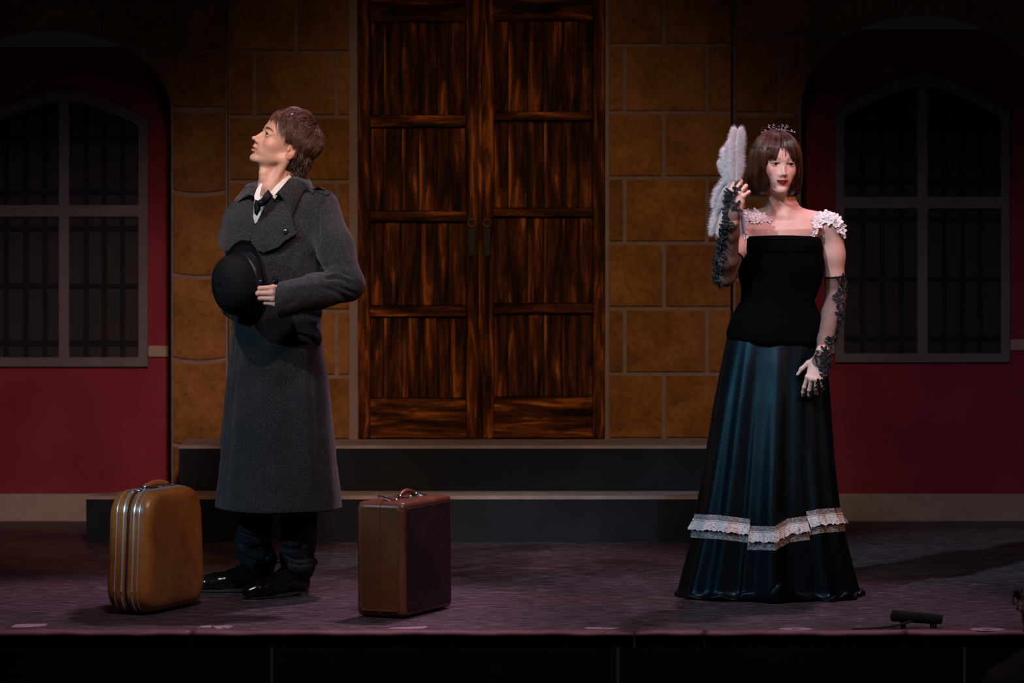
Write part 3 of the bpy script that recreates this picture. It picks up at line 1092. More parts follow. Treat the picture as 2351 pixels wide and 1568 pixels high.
def brown_case(loc, rz):
    e = tag(empty('suitcase', loc, rz), 'dark brown leather-bound suitcase with chrome latches near the stage centre', 'suitcase')
    def outl(ins, r0=0.022):
        return [(a, b + H2 / 2 + 0.004) for a, b in superloop(L2 / 2 - ins, H2 / 2 - ins, 6, max(0.006, r0 - ins * 0.5))]
    # bound body in two halves with a parting line
    for sx in (-1, 1):
        xs = [(0.0012, 0.0), (0.060, 0.0), (0.080, 0.001), (0.088, 0.004), (0.093, 0.010), (0.094, 0.018)]
        vs, fs = loft([[(sx * x, p[0], p[1]) for p in outl(ins)] for x, ins in xs])
        n_loop = len(outl(0))
        mi = [0] * len(fs); mi[-1] = 1
        for k in range(n_loop * (len(xs) - 3), n_loop * (len(xs) - 1)): mi[k] = 0
        o = mesh_obj('case_half', vs, fs, None, e, True, mats=[M_BROWNTOP, M_BROWNSIDE], mat_idx=mi)
        bm = bmesh.new(); bm.from_mesh(o.data); bmesh.ops.recalc_face_normals(bm, faces=bm.faces[:]); bm.to_mesh(o.data); bm.free()
        o.data.set_sharp_from_angle(angle=math.radians(40))
        # wide side panel, slightly proud
        vs, fs = loft([[(sx * x, p[0], p[1]) for p in outl(ins, 0.02)] for x, ins in ((0.0935, 0.021), (0.0955, 0.022), (0.0965, 0.026))])
        o = mesh_obj('side_panel', vs, fs, M_BROWNSIDE, e, True); o.data.set_sharp_from_angle(angle=math.radians(40))
        bm = bmesh.new(); bm.from_mesh(o.data); bmesh.ops.recalc_face_normals(bm, faces=bm.faces[:]); bm.to_mesh(o.data); bm.free()
    # end panels (chestnut) with rounded-rectangle outline, inside a padded border
    for sy in (-1, 1):
        for sx in (-1, 1):
            xa, xb = (0.004, 0.074)
            pts = []
            z0, z1, r = 0.026, H2 - 0.018, 0.016
            pts = [(xa, z0), (xb - r, z0)] + [(xb - r + r * math.sin(a * math.pi / 8), z0 + r - r * math.cos(a * math.pi / 8)) for a in range(1, 5)]
            pts += [(xb - r + r * math.cos(a * math.pi / 8), z1 - r + r * math.sin(a * math.pi / 8)) for a in range(0, 5)] + [(xa, z1)]
            m = MB(); yy = sy * L2 / 2
            m.prism([(sx * p[0], p[1]) for p in pts], min(yy, yy + sy * 0.0022), max(yy, yy + sy * 0.0022))
            o = m.build('end_panel', M_BROWN, e, False)
            bm = bmesh.new(); bm.from_mesh(o.data); bmesh.ops.recalc_face_normals(bm, faces=bm.faces[:]); bm.to_mesh(o.data); bm.free()
            # raised welt round the panel
            ring = [(sx * p[0], yy + sy * 0.0012, p[1]) for p in pts]
            MB().tube(ring[1:-1] if False else ring, 0.0026, 6).build('welt', M_BROWNTOP, e)
            # stitches outside the welt
            m = MB(); acc = 0.0
            off = [(sx * (0.004 + (p[0] - 0.004) * 1.075), yy + sy * 0.0008, (p[1] - H2 / 2) * 1.022 + H2 / 2) for p in pts][1:]
            for a, b in zip(off[:-1], off[1:]):
                a, b = Vector(a), Vector(b); L = (b - a).length; k = max(1, int(L / 0.008))
                for i in range(k):
                    p = a + (b - a) * (i + 0.25) / k; q = a + (b - a) * (i + 0.75) / k
                    m.tube([p, q], 0.0009, 4)
            o = m.build('stitching', M_STITCH, e); o['kind'] = 'stuff'
    # latches, raised like tongues, with small plates
    for y in (-0.135, 0.125):
        m = MB(); m.box(-0.018, 0.022, y - 0.016, y + 0.016, H2 + 0.002, H2 + 0.007, 0.002)
        m.build('latch_plate', M_CHROME, e)
        m = MB(); m.tube([(0.020, y - 0.004, H2 + 0.006), (-0.004, y - 0.022, H2 + 0.014), (-0.026, y - 0.034, H2 + 0.022)], [0.004, 0.0055, 0.0065], 8)
        m.build('latch', M_CHROME, e)
    path = [(0.006, -0.062 + 0.124 * i / 10, H2 + 0.010 + 0.018 * math.sin(math.pi * i / 10) ** 0.7) for i in range(11)]
    MB().tube(path, [0.007 + 0.003 * math.sin(math.pi * i / 10) for i in range(11)], 10).build('handle', M_BROWNTOP, e)
    m = MB()
    for s in (-1, 1):
        ring = [(0.006 + 0.012 * math.cos(t_ * math.pi / 5), s * 0.066, H2 + 0.010 + 0.009 * math.sin(t_ * math.pi / 5)) for t_ in range(10)]
        MB().tube(ring, 0.0025, 6, closed=True).build('handle_ring', M_CHROME, e)
    m = MB()
    for s in (-0.035, 0.045): MB().box(-0.006, 0.012, s - 0.007, s + 0.007, H2 + 0.003, H2 + 0.010, 0.002).build('lock', M_CHROME, e)
    for x, y in ((-0.05, -0.15), (0.05, -0.15), (-0.05, 0.15), (0.05, 0.15)):
        MB().tube([(x, y, 0.0), (x, y, 0.008)], 0.008, 10).build('foot', M_SEAM, e)
    return e


brown_case((-0.383, 13.32, 0.0), math.radians(-24))

# ---- spike tape marks on the lip, each its own thing
M_TAPE = plain('pale_pink_tape', (0.30, 0.22, 0.26), 0.7, var=0.2, scale=40)


def flat_piece(name, label, pts, z0, z1, mat, group=None, cat='tape mark', hole=None):
    wp = []
    for px, py in pts:
        o = at(px, py, 13.0); d = o - Vector((0, 0, CAM_Z)); s = (0 - CAM_Z) / d.z
        g = Vector((0, 0, CAM_Z)) + d * s
        wp.append((g.x, max(g.y, YF + 0.02)))
    cx = sum(p[0] for p in wp) / len(wp); cy = sum(p[1] for p in wp) / len(wp)
    n = len(wp)
    vs = [(p[0] - cx, p[1] - cy, z0) for p in wp] + [(p[0] - cx, p[1] - cy, z1) for p in wp]
    fs = [tuple(range(n - 1, -1, -1)), tuple(range(n, 2 * n))] + [(i, (i + 1) % n, (i + 1) % n + n, i + n) for i in range(n)]
    o = mesh_obj(name, vs, fs, mat, None, False)
    o.location = (cx, cy, 0)
    bm = bmesh.new(); bm.from_mesh(o.data); bmesh.ops.recalc_face_normals(bm, faces=bm.faces[:]); bm.to_mesh(o.data); bm.free()
    return tag(o, label, cat, group)


flat_piece('tape_mark', 'pale tape mark at the far left of the stage lip', [(24, 1441), (36, 1434), (62, 1433), (110, 1433), (104, 1437), (70, 1440)], 0, 0.0012, M_TAPE)
flat_piece('tape_mark', 'torn pale tape mark between the tan suitcase and the shoes', [(452, 1441), (462, 1438), (480, 1436), (487, 1437), (484, 1441)], 0, 0.0012, M_TAPE)
flat_piece('tape_mark', 'jagged pale tape scrap on the lip in front of the black shoes', [(488, 1438), (520, 1436), (536, 1438), (524, 1443), (512, 1441), (508, 1446), (498, 1445)], 0, 0.0012, M_TAPE)
flat_piece('tape_mark', 'torn pale tape mark in front of the brown suitcase', [(888, 1444), (905, 1441), (982, 1438), (975, 1443), (940, 1446)], 0, 0.0012, M_TAPE)
flat_piece('tape_mark', 'double pale tape mark on the lip below the double door', [(1340, 1442), (1350, 1440), (1380, 1440), (1382, 1442), (1425, 1441), (1410, 1445), (1385, 1446), (1352, 1445)], 0, 0.0012, M_TAPE)


def disc_mark(px, py, w_, label):
    """flat ring of pale tape, dark middle"""
    o = at(px, py, 13.0); d = o - Vector((0, 0, CAM_Z)); s = -CAM_Z / d.z
    g = Vector((0, 0, CAM_Z)) + d * s
    r = w_ / 2 / (FPX / g.y)
    e = tag(empty('tape_mark', (g.x, g.y, 0)), label, 'tape mark')
    n = 28; vs = []; 
    for z, k in ((0.0, 1), (0.002, 1), (0.002, 0.28), (0.0, 0.28)):
        vs += [(r * k * math.cos(2 * math.pi * i / n), r * k * 0.75 * math.sin(2 * math.pi * i / n), z) for i in range(n)]
    fs = []
    for l in range(4):
        for i in range(n):
            a, b = l * n, ((l + 1) % 4) * n
            fs.append((a + i, a + (i + 1) % n, b + (i + 1) % n, b + i))
    mesh_obj('tape_ring', vs, fs, M_TAPE, e, False)
    MB().tube([(0, 0, 0), (0, 0, 0.0015)], r * 0.27, 14).build('dark_centre', M_BLACK, e, False)
    return e


disc_mark(1827, 1445, 78, 'round pale tape mark on the lip left of the black microphone')
disc_mark(2267, 1446, 82, 'round pale tape mark on the lip at the far right')
for px, py, r, lab in ((814, 1281, 0.004, 'white confetti dot on the stage left of the brown suitcase'), ):
    pass

# ---- foam-covered floor microphone at the lip
M_FOAM = plain('black_foam', (0.0035, 0.0028, 0.0032), 0.98, var=0.3, scale=220, bump=0.6)
M_MATT = plain('matt_black_metal', (0.004, 0.0038, 0.004), 0.7)
g = Vector((at(2103, 1450, 12.84).x, 12.84, 0.0))
mic = tag(empty('microphone', g), 'black foam-covered microphone lying at the stage edge on the right', 'microphone')
k = 12.84 / FPX
pts = [((2043 - 2103 + 117 * i / 14) * k, 0.0, 0.037 - 0.009 * i / 14) for i in range(15)]
pts = [(-58 * k, 0, 0.044)] + [((-55 + 114 * i / 12) * k, 0, 0.043 - 0.014 * i / 12) for i in range(13)] + [(61 * k, 0, 0.0285)]
MB().tube(pts, [0.012] + [0.0205] * 2 + [0.0195] * 5 + [0.0185] * 4 + [0.0175, 0.0165] + [0.009], 14).build('foam_cover', M_FOAM, mic)
MB().tube([(-90 * k, -0.03, 0.004), (-50 * k, -0.022, 0.010), (-12 * k, -0.016, 0.024)], 0.0045, 8).build('stand_arm', M_MATT, mic)
MB().tube([(-30 * k, 0.0, 0.0), (-30 * k, 0.0, 0.03)], 0.010, 10).build('stand_foot', M_MATT, mic)
MB().tube([(40 * k, 0.0, 0.0), (40 * k, 0.0, 0.02)], 0.012, 10).build('stand_foot', M_MATT, mic)
MB().tube([(-90 * k, -0.03, 0.004), (-120 * k, -0.045, 0.003), (-150 * k, -0.05, 0.003)], 0.003, 6).build('cable', M_MATT, mic)
# ================================================================ BODY BUILDING: heads, hands, hair
I4 = Matrix.Identity(4)
DEG = math.radians


def head_sdf(F, M, fem=False, mouth_open=0.0):
    """adult head, metres, eye line at z=0, facing -Y, own left = +X"""
    jw = 0.92 if fem else 1.0
    F.ell(M, (0, .014, .032), (.076, .096, .084), .02)
    F.ell(M, (0, -.040, .030), (.062, .054, .056), .03)
    F.ell(M, (0, -.036, -.030), (.058 * jw, .050, .066), .03)
    F.ell(M, (0, -.038, -.072), (.043 * jw, .046, .040), .02)
    if fem: F.ell(M, (0, -.050, -.056), (.039, .042, .040), .02)
    else:
        for s in (-1, 1): F.ell(M, (s * .034, -.046, -.056), (.022, .030, .026), .025)
    F.ell(M, (0, .02, -.03), (.060, .062, .06), .02)
    for s in (-1, 1):
        F.cap(M, (s * (.046 if fem else .054), -.002, -.054 if fem else -.058), (s * (.013 if fem else .020), -.074, -.100), .015 if fem else .017, .011 if fem else .013, .02)
        F.ell(M, (s * (.036 if fem else .040), -.062, -.030), (.020, .021, .020 if fem else .018), .03 if fem else .02)
        F.cap(M, (s * .012, -.0865, .0165), (s * .044, -.070, .0150), .0075 if fem else .0095, .007, .012)
        # eye socket, then lids over the eyeball
        F.ell(M, (s * .031, -.102, .000), (.0175, .0145, .0125), .012, 'sub')
        F.ell(M, (s * .0315, -.0800, .0005), (.0158, .0150, .0140), .004)
        F.cap(M, (s * .017, -.0925, .0072), (s * .045, -.0800, .0065), .0028, .0028, .004)
    F.ell(M, (0, -.080, -.104), (.018 * jw, .015, .014), .014)
    # muzzle and nose
    F.ell(M, (0, -.066, -.058), (.034, .030, .030), .018)
    for s in (-1, 1):
        F.cap(M, (s * .006, -.084, .006), (s * .0115, -.0925, -.040), .0052 if fem else .0065, .0072 if fem else .0090, .008)
        F.cap(M, (s * .020, -.078, -.040), (s * .026, -.074, -.066), .010, .010, .014)
    F.cap(M, (0, -.084 if fem else -.086, .010), (0, -.104 if fem else -.108, -.032), .0052 if fem else .0065, .0070 if fem else .0078, .008)
    F.ell(M, (0, -.1085 if fem else -.1145, -.0385), (.0078, .0090, .0078) if fem else (.0088, .0100, .0085), .006)
    for s in (-1, 1):
        F.ell(M, (s * (.0092 if fem else .0108), -.1000 if fem else -.1020, -.0425), (.0054, .0075, .0058) if fem else (.0064, .0085, .0066), .005)
        F.ell(M, (s * .0062, -.1070, -.0500), (.0034, .0050, .0032), .003, 'sub')
    F.cap(M, (0, -.098, -.050), (0, -.0985, -.060), .006, .006, .008)
    # mouth
    w = .0235 if fem else .024
    zt = -.0655; zb = -.0745 - mouth_open * .007
    for s in (-1, 1):
        F.cap(M, (0, -.0985 - mouth_open * .004, zt + mouth_open * .001), (s * w, -.0850, zt - (.0010 if fem else .0035)), .0048, .0020, .004)
        F.cap(M, (0, -.0968 - mouth_open * .003, zb - mouth_open * .001), (s * w * .85, -.0850, zb + (.0055 if fem else .003)), .0058 if fem else .0052, .0024, .004)
    zm = (zt + zb) / 2 - .0005
    for s in (-1, 1):
        F.cap(M, (0, -.1045 - mouth_open * .002, zm), (s * (w + .001), -.0895, zm + mouth_open * .002 + (.0030 if fem else 0)), .0010 + mouth_open * .0040, .0008 + mouth_open * .0012, .002, 'sub')
    F.ell(M, (0, -.098, -.0855 - mouth_open * .007), (.016, .006, .005), .008, 'sub')
    # ears
    for s in (-1, 1):
        R = Matrix.Rotation(DEG(-14 * s), 4, 'Z') @ Matrix.Rotation(DEG(12), 4, 'X')
        F.ell(M, (s * .0770, .012, -.012), (.0075, .0185, .0310), .008, rot=R)
        F.ell(M, (s * .0850, .008, -.006), (.0070, .0100, .0190), .003, 'sub', rot=R)
        F.ell(M, (s * .0800, .004, -.016), (.0060, .0060, .0070), .003, 'sub', rot=R)
        F.cap(M, (s * .0800, .016, .008), (s * .0810, .013, -.020), .0028, .0022, .003)
        F.ell(M, (s * .0765, .000, -.014), (.005, .005, .008), .004)
    # eye apertures
    for s in (-1, 1):
        R = Matrix.Rotation(DEG(-20 * s), 4, 'Z') @ Matrix.Rotation(DEG(-4 * s), 4, 'Y')
        F.ell(M, (s * .0315, -.0960, -.0003), (.0145, .0170, .0045 if fem else .0040), .002, 'sub', rot=R)


def eyes(M, parent, inv, look=(0, 0), iris=(0.03, 0.015, 0.008)):
    """eyeballs with iris and pupil, each a child of the body"""
    mats = [M_SCLERA, M_IRIS, M_PUPIL]
    for s in (-1, 1):
        c = Vector((s * .0312, -.0800, .0000))
        r = .0128
        R = Matrix.Rotation(DEG(look[0]), 4, 'Z') @ Matrix.Rotation(DEG(look[1]), 4, 'X')
        n1, n2 = 20, 14
        vs = []; fs = []; mi = []
        for i in range(n2 + 1):
            a = math.pi * i / n2 if i > 3 else [0, .20, .36, .54][i]
            for k in range(n1):
                b = 2 * math.pi * k / n1
                rr = r * (1.03 if i <= 2 else 1.0)
                p = R @ Vector((math.sin(a) * math.cos(b) * rr, -math.cos(a) * rr, math.sin(a) * math.sin(b) * rr))
                vs.append(M @ (c + p))
        for i in range(n2):
            for k in range(n1):
                fs.append((i * n1 + k, (i + 1) * n1 + k, (i + 1) * n1 + (k + 1) % n1, i * n1 + (k + 1) % n1))
                mi.append(2 if i == 0 else (1 if i in (1, 2) else 0))
        mesh_obj('eye', vs, fs, None, parent, True, inv=inv, mats=mats, mat_idx=mi)


def head_colors(P, M, base, fem=False, hairmask=None, haircol=(.03, .015, .008)):
    """skin tints by head-local position: lips, brows, cheeks, lash line"""
    Mi = np.array(M.inverted())
    q = P @ Mi[:3, :3].T + Mi[:3, 3]
    x, y, z = q[:, 0], q[:, 1], q[:, 2]
    col = np.tile(np.array(base), (len(P), 1))
    inhead = (np.abs(x) < .1) & (y < .12) & (y > -.14) & (z > -.13) & (z < .13)

    def blend(mask, c):
        m = (np.clip(mask, 0, 1) * inhead)[:, None]
        return col * (1 - m) + np.array(c) * m
    ax = np.abs(x)
    g = lambda d, s: np.exp(-(d / s) ** 2)
    col = blend((.36 if fem else .20) * g(ax - .044, .018) * g(z + .030, .016) * (y < -.03), (base[0] * 1.0, base[1] * .50, base[2] * .48))
    col = blend(.35 * g(x, .013) * g(z + .042, .012) * (y < -.09), (base[0], base[1] * .62, base[2] * .58))
    # lips
    w = .0245 if fem else .0235
    zc = -.0695 - (.0 if fem else .002)
    hh = (.0090 if fem else .0108) * np.sqrt(np.clip(1 - (ax / w) ** 2, 0, 1)) + .0002
    zc = zc + (5.0 if fem else 0) * ax ** 2
    lip = np.clip((hh - np.abs(z - zc)) / .0014, 0, 1) * (y < -.078) * (ax < w)
    col = blend(lip, (.23, .010, .028) if fem else (base[0] * .86, base[1] * .52, base[2] * .52))
    # brows
    zb = (.0185 if fem else .0165) + .0055 * np.clip(1 - ((ax - .034) / .024) ** 2, -1, 1)
    th = (.0022 if fem else .0046) * np.clip(1.25 - (ax - .012) / .045, .3, 1)
    br = np.clip((th - np.abs(z - zb)) / .0016 + .4, 0, 1) * (ax > .0105) * (ax < .053) * (y < -.045)
    col = blend(br * (.75 if fem else .9), haircol)
    # lash line and lid shade
    dz = z - (.0052 - (ax - .0315) ** 2 * 18)
    ls = g(dz, .0021 if fem else .0016) * (np.abs(ax - .0315) < .017) * (y < -.07) * (y > -.105)
    col = blend(ls * (.95 if fem else .55), (.012, .007, .006))
    dz = z - (-.0052 + (ax - .0315) ** 2 * 18)
    ls = g(dz, .0010) * (np.abs(ax - .0315) < .014) * (y < -.07) * (y > -.105)
    col = blend(ls * (.6 if fem else .25), (.03, .015, .012))
    if fem:
        ls = g(z - .010, .0045) * (np.abs(ax - .033) < .017) * (y < -.07)
        col = blend(ls * .6, (base[0] * .35, base[1] * .30, base[2] * .30))
    # nostrils
    col = blend(.8 * g(ax - .0062, .0035) * g(z + .0505, .0022) * (y < -.10), (.05, .015, .01))
    # ears a little redder
    col = blend(.35 * (ax > .072) * (z > -.046) * (np.abs(y - .01) < .03), (base[0], base[1] * .6, base[2] * .55))
    if hairmask is not None:
        col = blend(hairmask(x, y, z), haircol)
    return col


FING = {  # knuckle x, y, z; phalanx lengths; radii
    'index': ((.0290, .0900, .002), (.044, .026, .020), (.0098, .0088, .0080, .0068)),
    'middle': ((.0095, .0940, .004), (.048, .030, .021), (.0100, .0090, .0082, .0070)),
    'ring': ((-.0100, .0900, .003), (.044, .028, .021), (.0095, .0086, .0078, .0066)),
    'little': ((-.0280, .0810, .000), (.034, .021, .018), (.0085, .0076, .0070, .0060)),
}


def hand_sdf(F, M, mir, curls, thumb, k=.006, slim=1.0, wrist_r=(.026, .020), spread=0.0):
    """hand in frame M: fingers +Y, back of hand +Z, thumb side +X (times mir). curls: finger -> three bend angles and a sideways angle.
    returns fingertip points for nails"""
    A = M @ Matrix.Diagonal((mir, 1, 1, 1))
    def c(a, b, ra, rb, kk=k): F.cap(Mx, (a[0] * mir, a[1], a[2]), (b[0] * mir, b[1], b[2]), ra * slim, rb * slim, kk)
    Mx = M
    tips = []
    # wrist and palm
    for sx in (-1, 0, 1):
        c((sx * .012, -.03, 0), (sx * .013, .015, 0), .0185, .0170, .015)
    for nme, (kn, L, R) in FING.items():
        c((kn[0] * .55, .010, -.001), (kn[0], kn[1] - .002, kn[2] - .002), .0150, R[0] * 1.12, .016)
    c((.024, .020, -.010), (.031, .058, -.011), .0150, .0125, .014)
    c((-.020, .018, -.009), (-.025, .055, -.009), .0135, .0110, .014)
    for nme, (kn, L, R) in FING.items():
        cu = curls[nme]
        p = Vector(kn); a = 0.0; side = DEG(cu[3] if len(cu) > 3 else 0)
        F.ell(Mx, (kn[0] * mir, kn[1], kn[2] + .002), (R[0] * slim * 1.02,) * 3, .006)
        for i in range(3):
            a += DEG(cu[i])
            d = Vector((math.sin(side) * math.cos(a), math.cos(side) * math.cos(a), -math.sin(a)))
            q = p + d * L[i]
            c(p, q, R[i], R[i + 1], .0025 if i else .005)
            if i < 2: F.ell(Mx, (q.x * mir, q.y, q.z), (R[i + 1] * slim * 1.08,) * 3, .003)
            pp = p; p = q
        nd = Vector((-math.sin(side) * math.sin(-a), 0, 0))
        n = Vector((0, math.sin(a), math.cos(a)))
        tips.append((pp.lerp(p, .55), d, n, R[3] * slim))
    for (a, ra), (b, rb) in zip(thumb[:-1], thumb[1:]):
        c(a, b, ra, rb, .006)
    a, b = Vector(thumb[-2][0]), Vector(thumb[-1][0])
    d = (b - a).normalized()
    tips.append((a.lerp(b, .6), d, None, thumb[-1][1] * slim))
    return [(M @ Vector((p.x * mir, p.y, p.z)), (M.to_3x3() @ Vector((d.x * mir, d.y, d.z))).normalized(), None if n is None else (M.to_3x3() @ Vector((n.x * mir, n.y, n.z))).normalized(), r) for p, d, n, r in tips]


def frame_from(origin, ydir, zdir):
    y = Vector(ydir).normalized(); z = Vector(zdir); z = (z - y * z.dot(y)).normalized(); x = y.cross(z)
    m = Matrix.Identity(4)
    for i in range(3): m[i][0], m[i][1], m[i][2], m[i][3] = x[i], y[i], z[i], origin[i]
    return m


def mat_skin(name, sss=0.08):
    t = NT(name)
    a = t.n('ShaderNodeAttribute', attribute_name='Col')
    nz = t.noise(t.coords(), 42, 4, 0.6)
    col = t.mix(0.25, a.outputs['Color'], t.ramp(nz, [(0.3, (0.82, 0.74, 0.72)), (0.7, (1.1, 1.1, 1.1))]), 'MULTIPLY')
    t.l(col, t.b.inputs['Base Color'])
    t.set(Roughness=0.48)
    t.b.inputs['Specular IOR Level'].default_value = 0.35
    t.b.inputs['Subsurface Weight'].default_value = sss
    t.b.inputs['Subsurface Radius'].default_value = (1.0, 0.35, 0.2)
    t.b.inputs['Subsurface Scale'].default_value = 0.006
    n2 = t.noise(t.coords(), 420, 3, 0.5)
    t.bump(n2, 0.08, 0.0008)
    return t.m


M_SKIN = mat_skin('skin')
M_SCLERA = plain('eye_white', (0.19, 0.165, 0.155), 0.2)
M_IRIS = plain('brown_iris', (0.035, 0.016, 0.008), 0.1)
M_PUPIL = plain('pupil', (0.002, 0.002, 0.002), 0.08)


def mat_hair(name, c0, c1, rough=0.38):
    t = NT(name)
    a = t.n('ShaderNodeAttribute', attribute_name='Col')
    col = t.mix(a.outputs['Fac'], c0, c1)
    t.l(col, t.b.inputs['Base Color'])
    t.set(Roughness=rough)
    t.b.inputs['Specular IOR Level'].default_value = 0.55
    return t.m


def ribbons(paths, widths, vals, seg=3):
    """many tapered strands -> verts, faces, grey value per vertex. paths: array (n, m, 3)"""
    P = np.asarray(paths); n, m, _ = P.shape
    T = np.gradient(P, axis=1); T /= np.linalg.norm(T, axis=2)[..., None] + 1e-12
    ref = np.array([0.31, 0.17, 0.93]); U = np.cross(T, ref); U /= np.linalg.norm(U, axis=2)[..., None] + 1e-12
    W = np.cross(T, U)
    tt = np.linspace(0, 1, m)
    prof = np.minimum(1, 0.55 + tt * 3) * (1 - tt ** 3 * 0.92)
    r = np.asarray(widths)[:, None] * prof[None, :]
    V = np.empty((n, m, seg, 3))
    for k in range(seg):
        a = 2 * math.pi * k / seg
        V[:, :, k] = P + (U * math.cos(a) + W * math.sin(a)) * r[..., None]
    idx = np.arange(n * m * seg).reshape(n, m, seg)
    A = idx[:, :-1, :]; B = idx[:, 1:, :]
    F = np.stack([A, np.roll(A, -1, 2), np.roll(B, -1, 2), B], axis=-1).reshape(-1, 4)
    c = np.repeat(np.asarray(vals), m * seg)
    return V.reshape(-1, 3), F, np.stack([c, c, c], axis=1)


def join_arrays(parts):
    Vs, Fs, Cs = [], [], []; n = 0
    for V, F, C in parts:
        Vs.append(V); Fs.append(F + n); Cs.append(C); n += len(V)
    return np.concatenate(Vs), np.concatenate(Fs), np.concatenate(Cs)


def field_mesh(F, it=1, disp=None):
    V, Q = F.mesh()
    if it: V = smooth_mesh(V, Q, it, 0.5)
    if disp is not None:
        V = V + vnormals(V, Q) * disp(V)[:, None]
    return V, Q


def profile_prim(F, M, rows, k=0.02, mode='add', folds=None, centre=(0, 0, .9), rad=1.2):
    """solid given by ellipses stacked over height in frame M. rows: z, half width, half depth, offset x, offset y"""
    rows = sorted(rows); Z = np.array([r[0] for r in rows], dtype=np.float32)
    cols = [np.array([r[i] for r in rows], dtype=np.float32) for i in (1, 2, 3, 4)]
    Mi = np.array(M.inverted(), dtype=np.float32)

    def fn(x, y, z):
        u = Mi[0, 0] * x + Mi[0, 1] * y + Mi[0, 2] * z + Mi[0, 3]
        v = Mi[1, 0] * x + Mi[1, 1] * y + Mi[1, 2] * z + Mi[1, 3]
        w = np.broadcast_to(Mi[2, 0] * x + Mi[2, 1] * y + Mi[2, 2] * z + Mi[2, 3], np.broadcast(u, v).shape) if abs(Mi[2, 0]) + abs(Mi[2, 1]) > 1e-5 else (Mi[2, 2] * z + Mi[2, 3])
        a = np.interp(w, Z, cols[0]).astype(np.float32); b = np.interp(w, Z, cols[1]).astype(np.float32)
        cx = np.interp(w, Z, cols[2]).astype(np.float32); cy = np.interp(w, Z, cols[3]).astype(np.float32)
        uu = (u - cx) / a; vv = (v - cy) / b
        q = np.sqrt(uu * uu + vv * vv)
        if folds is not None:
            th = np.arctan2(uu, -vv)
            q = q / (1 + folds(th, w))
        d = (q - 1) * np.minimum(a, b) * .95
        return np.maximum(d, np.maximum(w - Z[-1], Z[0] - w) + 0 * d).astype(np.float32)
    F.apply(M @ Vector(centre), rad, fn, k, mode)
# ================================================================ THE MAN IN THE GREATCOAT
YM = 13.90
XM = at(636, 900, YM).x
BM = Matrix.Translation((XM, YM, 0)) @ Matrix.Rotation(DEG(-37), 4, 'Z')
HR = Matrix.Rotation(DEG(-68), 4, 'Z') @ Matrix.Rotation(DEG(-27), 4, 'X') @ Matrix.Rotation(DEG(11), 4, 'Y')
nose = HR @ Vector((0, -.1245, -.0385))
HP = at(578.5, 315, 13.87 + nose.y) - nose
HM = Matrix.Translation(HP) @ HR
SKIN_M = (0.50, 0.305, 0.225)

# ---- skin: head and neck fine, hands fine, the covered body coarse; one mesh
lo = HP + Vector((-.20, -.17, -.33)); hi = HP + Vector((.20, .19, .15))
F = Field(lo, hi, .0024)
head_sdf(F, HM, False, .7)
nb0 = at(632, 438, 13.875)
nb1 = at(634, 478, 13.885)
ht = HM @ Vector((0, .040, -.045)); ht2 = HM @ Vector((0, .012, -.070))
F.cap(I4, ht, nb0, .052, .054, .02)
F.cap(I4, nb0, nb1, .056, .075, .02)
F.cap(I4, HM @ Vector((0, -.030, -.080)), at(612, 425, 13.85), .030, .030, .03)
F.cap(I4, at(603, 398, 13.83), at(604, 408, 13.83), .012, .010, .02)      # throat
for s in (-1, 1):
    F.cap(I4, HM @ Vector((s * .060, .015, -.045)), at(610 + s * 4, 447, 13.84 - s * .01), .014, .010, .016)
V1, Q1 = field_mesh(F, 1)
hm = lambda x, y, z: np.clip(((x / .1) ** 2 + 0 * y < 9) * np.maximum((z > .068 - .9 * np.maximum(np.abs(x) - .045, 0)) * (y < -.02), (y > .000 + .0 * z) * (z > .02) + (y > .028) * (z > -.085)), 0, 1)
C1 = head_colors(V1, HM, SKIN_M, False, hm, (.020, .010, .006))

# left hand on the brim: back of the hand to the house, thumb up and behind
wl = at(682, 680, 13.540)
HL = frame_from(wl, (-1.0, -.40, .02), (.25, -1, .05))
HLs = HL @ Matrix.Scale(1.04, 4)
Fh = Field(wl + Vector((-.19, -.09, -.10)), wl + Vector((.13, .11, .10)), .0016)
cur = {'index': (16, 92, 55, -4), 'middle': (20, 95, 55, -1), 'ring': (24, 96, 55, 3), 'little': (30, 96, 50, 8)}
th = [((.016, .024, -.014), .0140), ((.024, .050, -.030), .0120), ((.022, .080, -.042), .0105), ((.016, .104, -.046), .0085)]
tipsL = hand_sdf(Fh, HLs, 1, cur, th, .005, 0.98)
Fh.cap(I4, wl, wl + (at(797, 652, 13.66) - wl).normalized() * .07, .024, .026, .012)
V2, Q2 = field_mesh(Fh, 1)
# right hand holding the far side of the brim
wr = at(523, 700, 13.76)
HRt = frame_from(wr, (-.22, -1.0, .42), (-1, .25, .05))
Fh = Field(wr + Vector((-.11, -.20, -.10)), wr + Vector((.10, .12, .14)), .0018)
cur = {'index': (38, 55, 30, 6), 'middle': (42, 58, 32, 2), 'ring': (46, 60, 32, -3), 'little': (50, 60, 30, -8)}
th = [((.020, .022, -.012), .0150), ((.036, .048, -.032), .0125), ((.036, .076, -.046), .0108), ((.030, .100, -.054), .0085)]
tipsR = hand_sdf(Fh, HRt, -1, cur, th, .005, 0.98)
Fh.cap(I4, wr, wr + (at(556, 640, 13.98) - wr).normalized() * .06, .024, .026, .012)
V3, Q3 = field_mesh(Fh, 1)
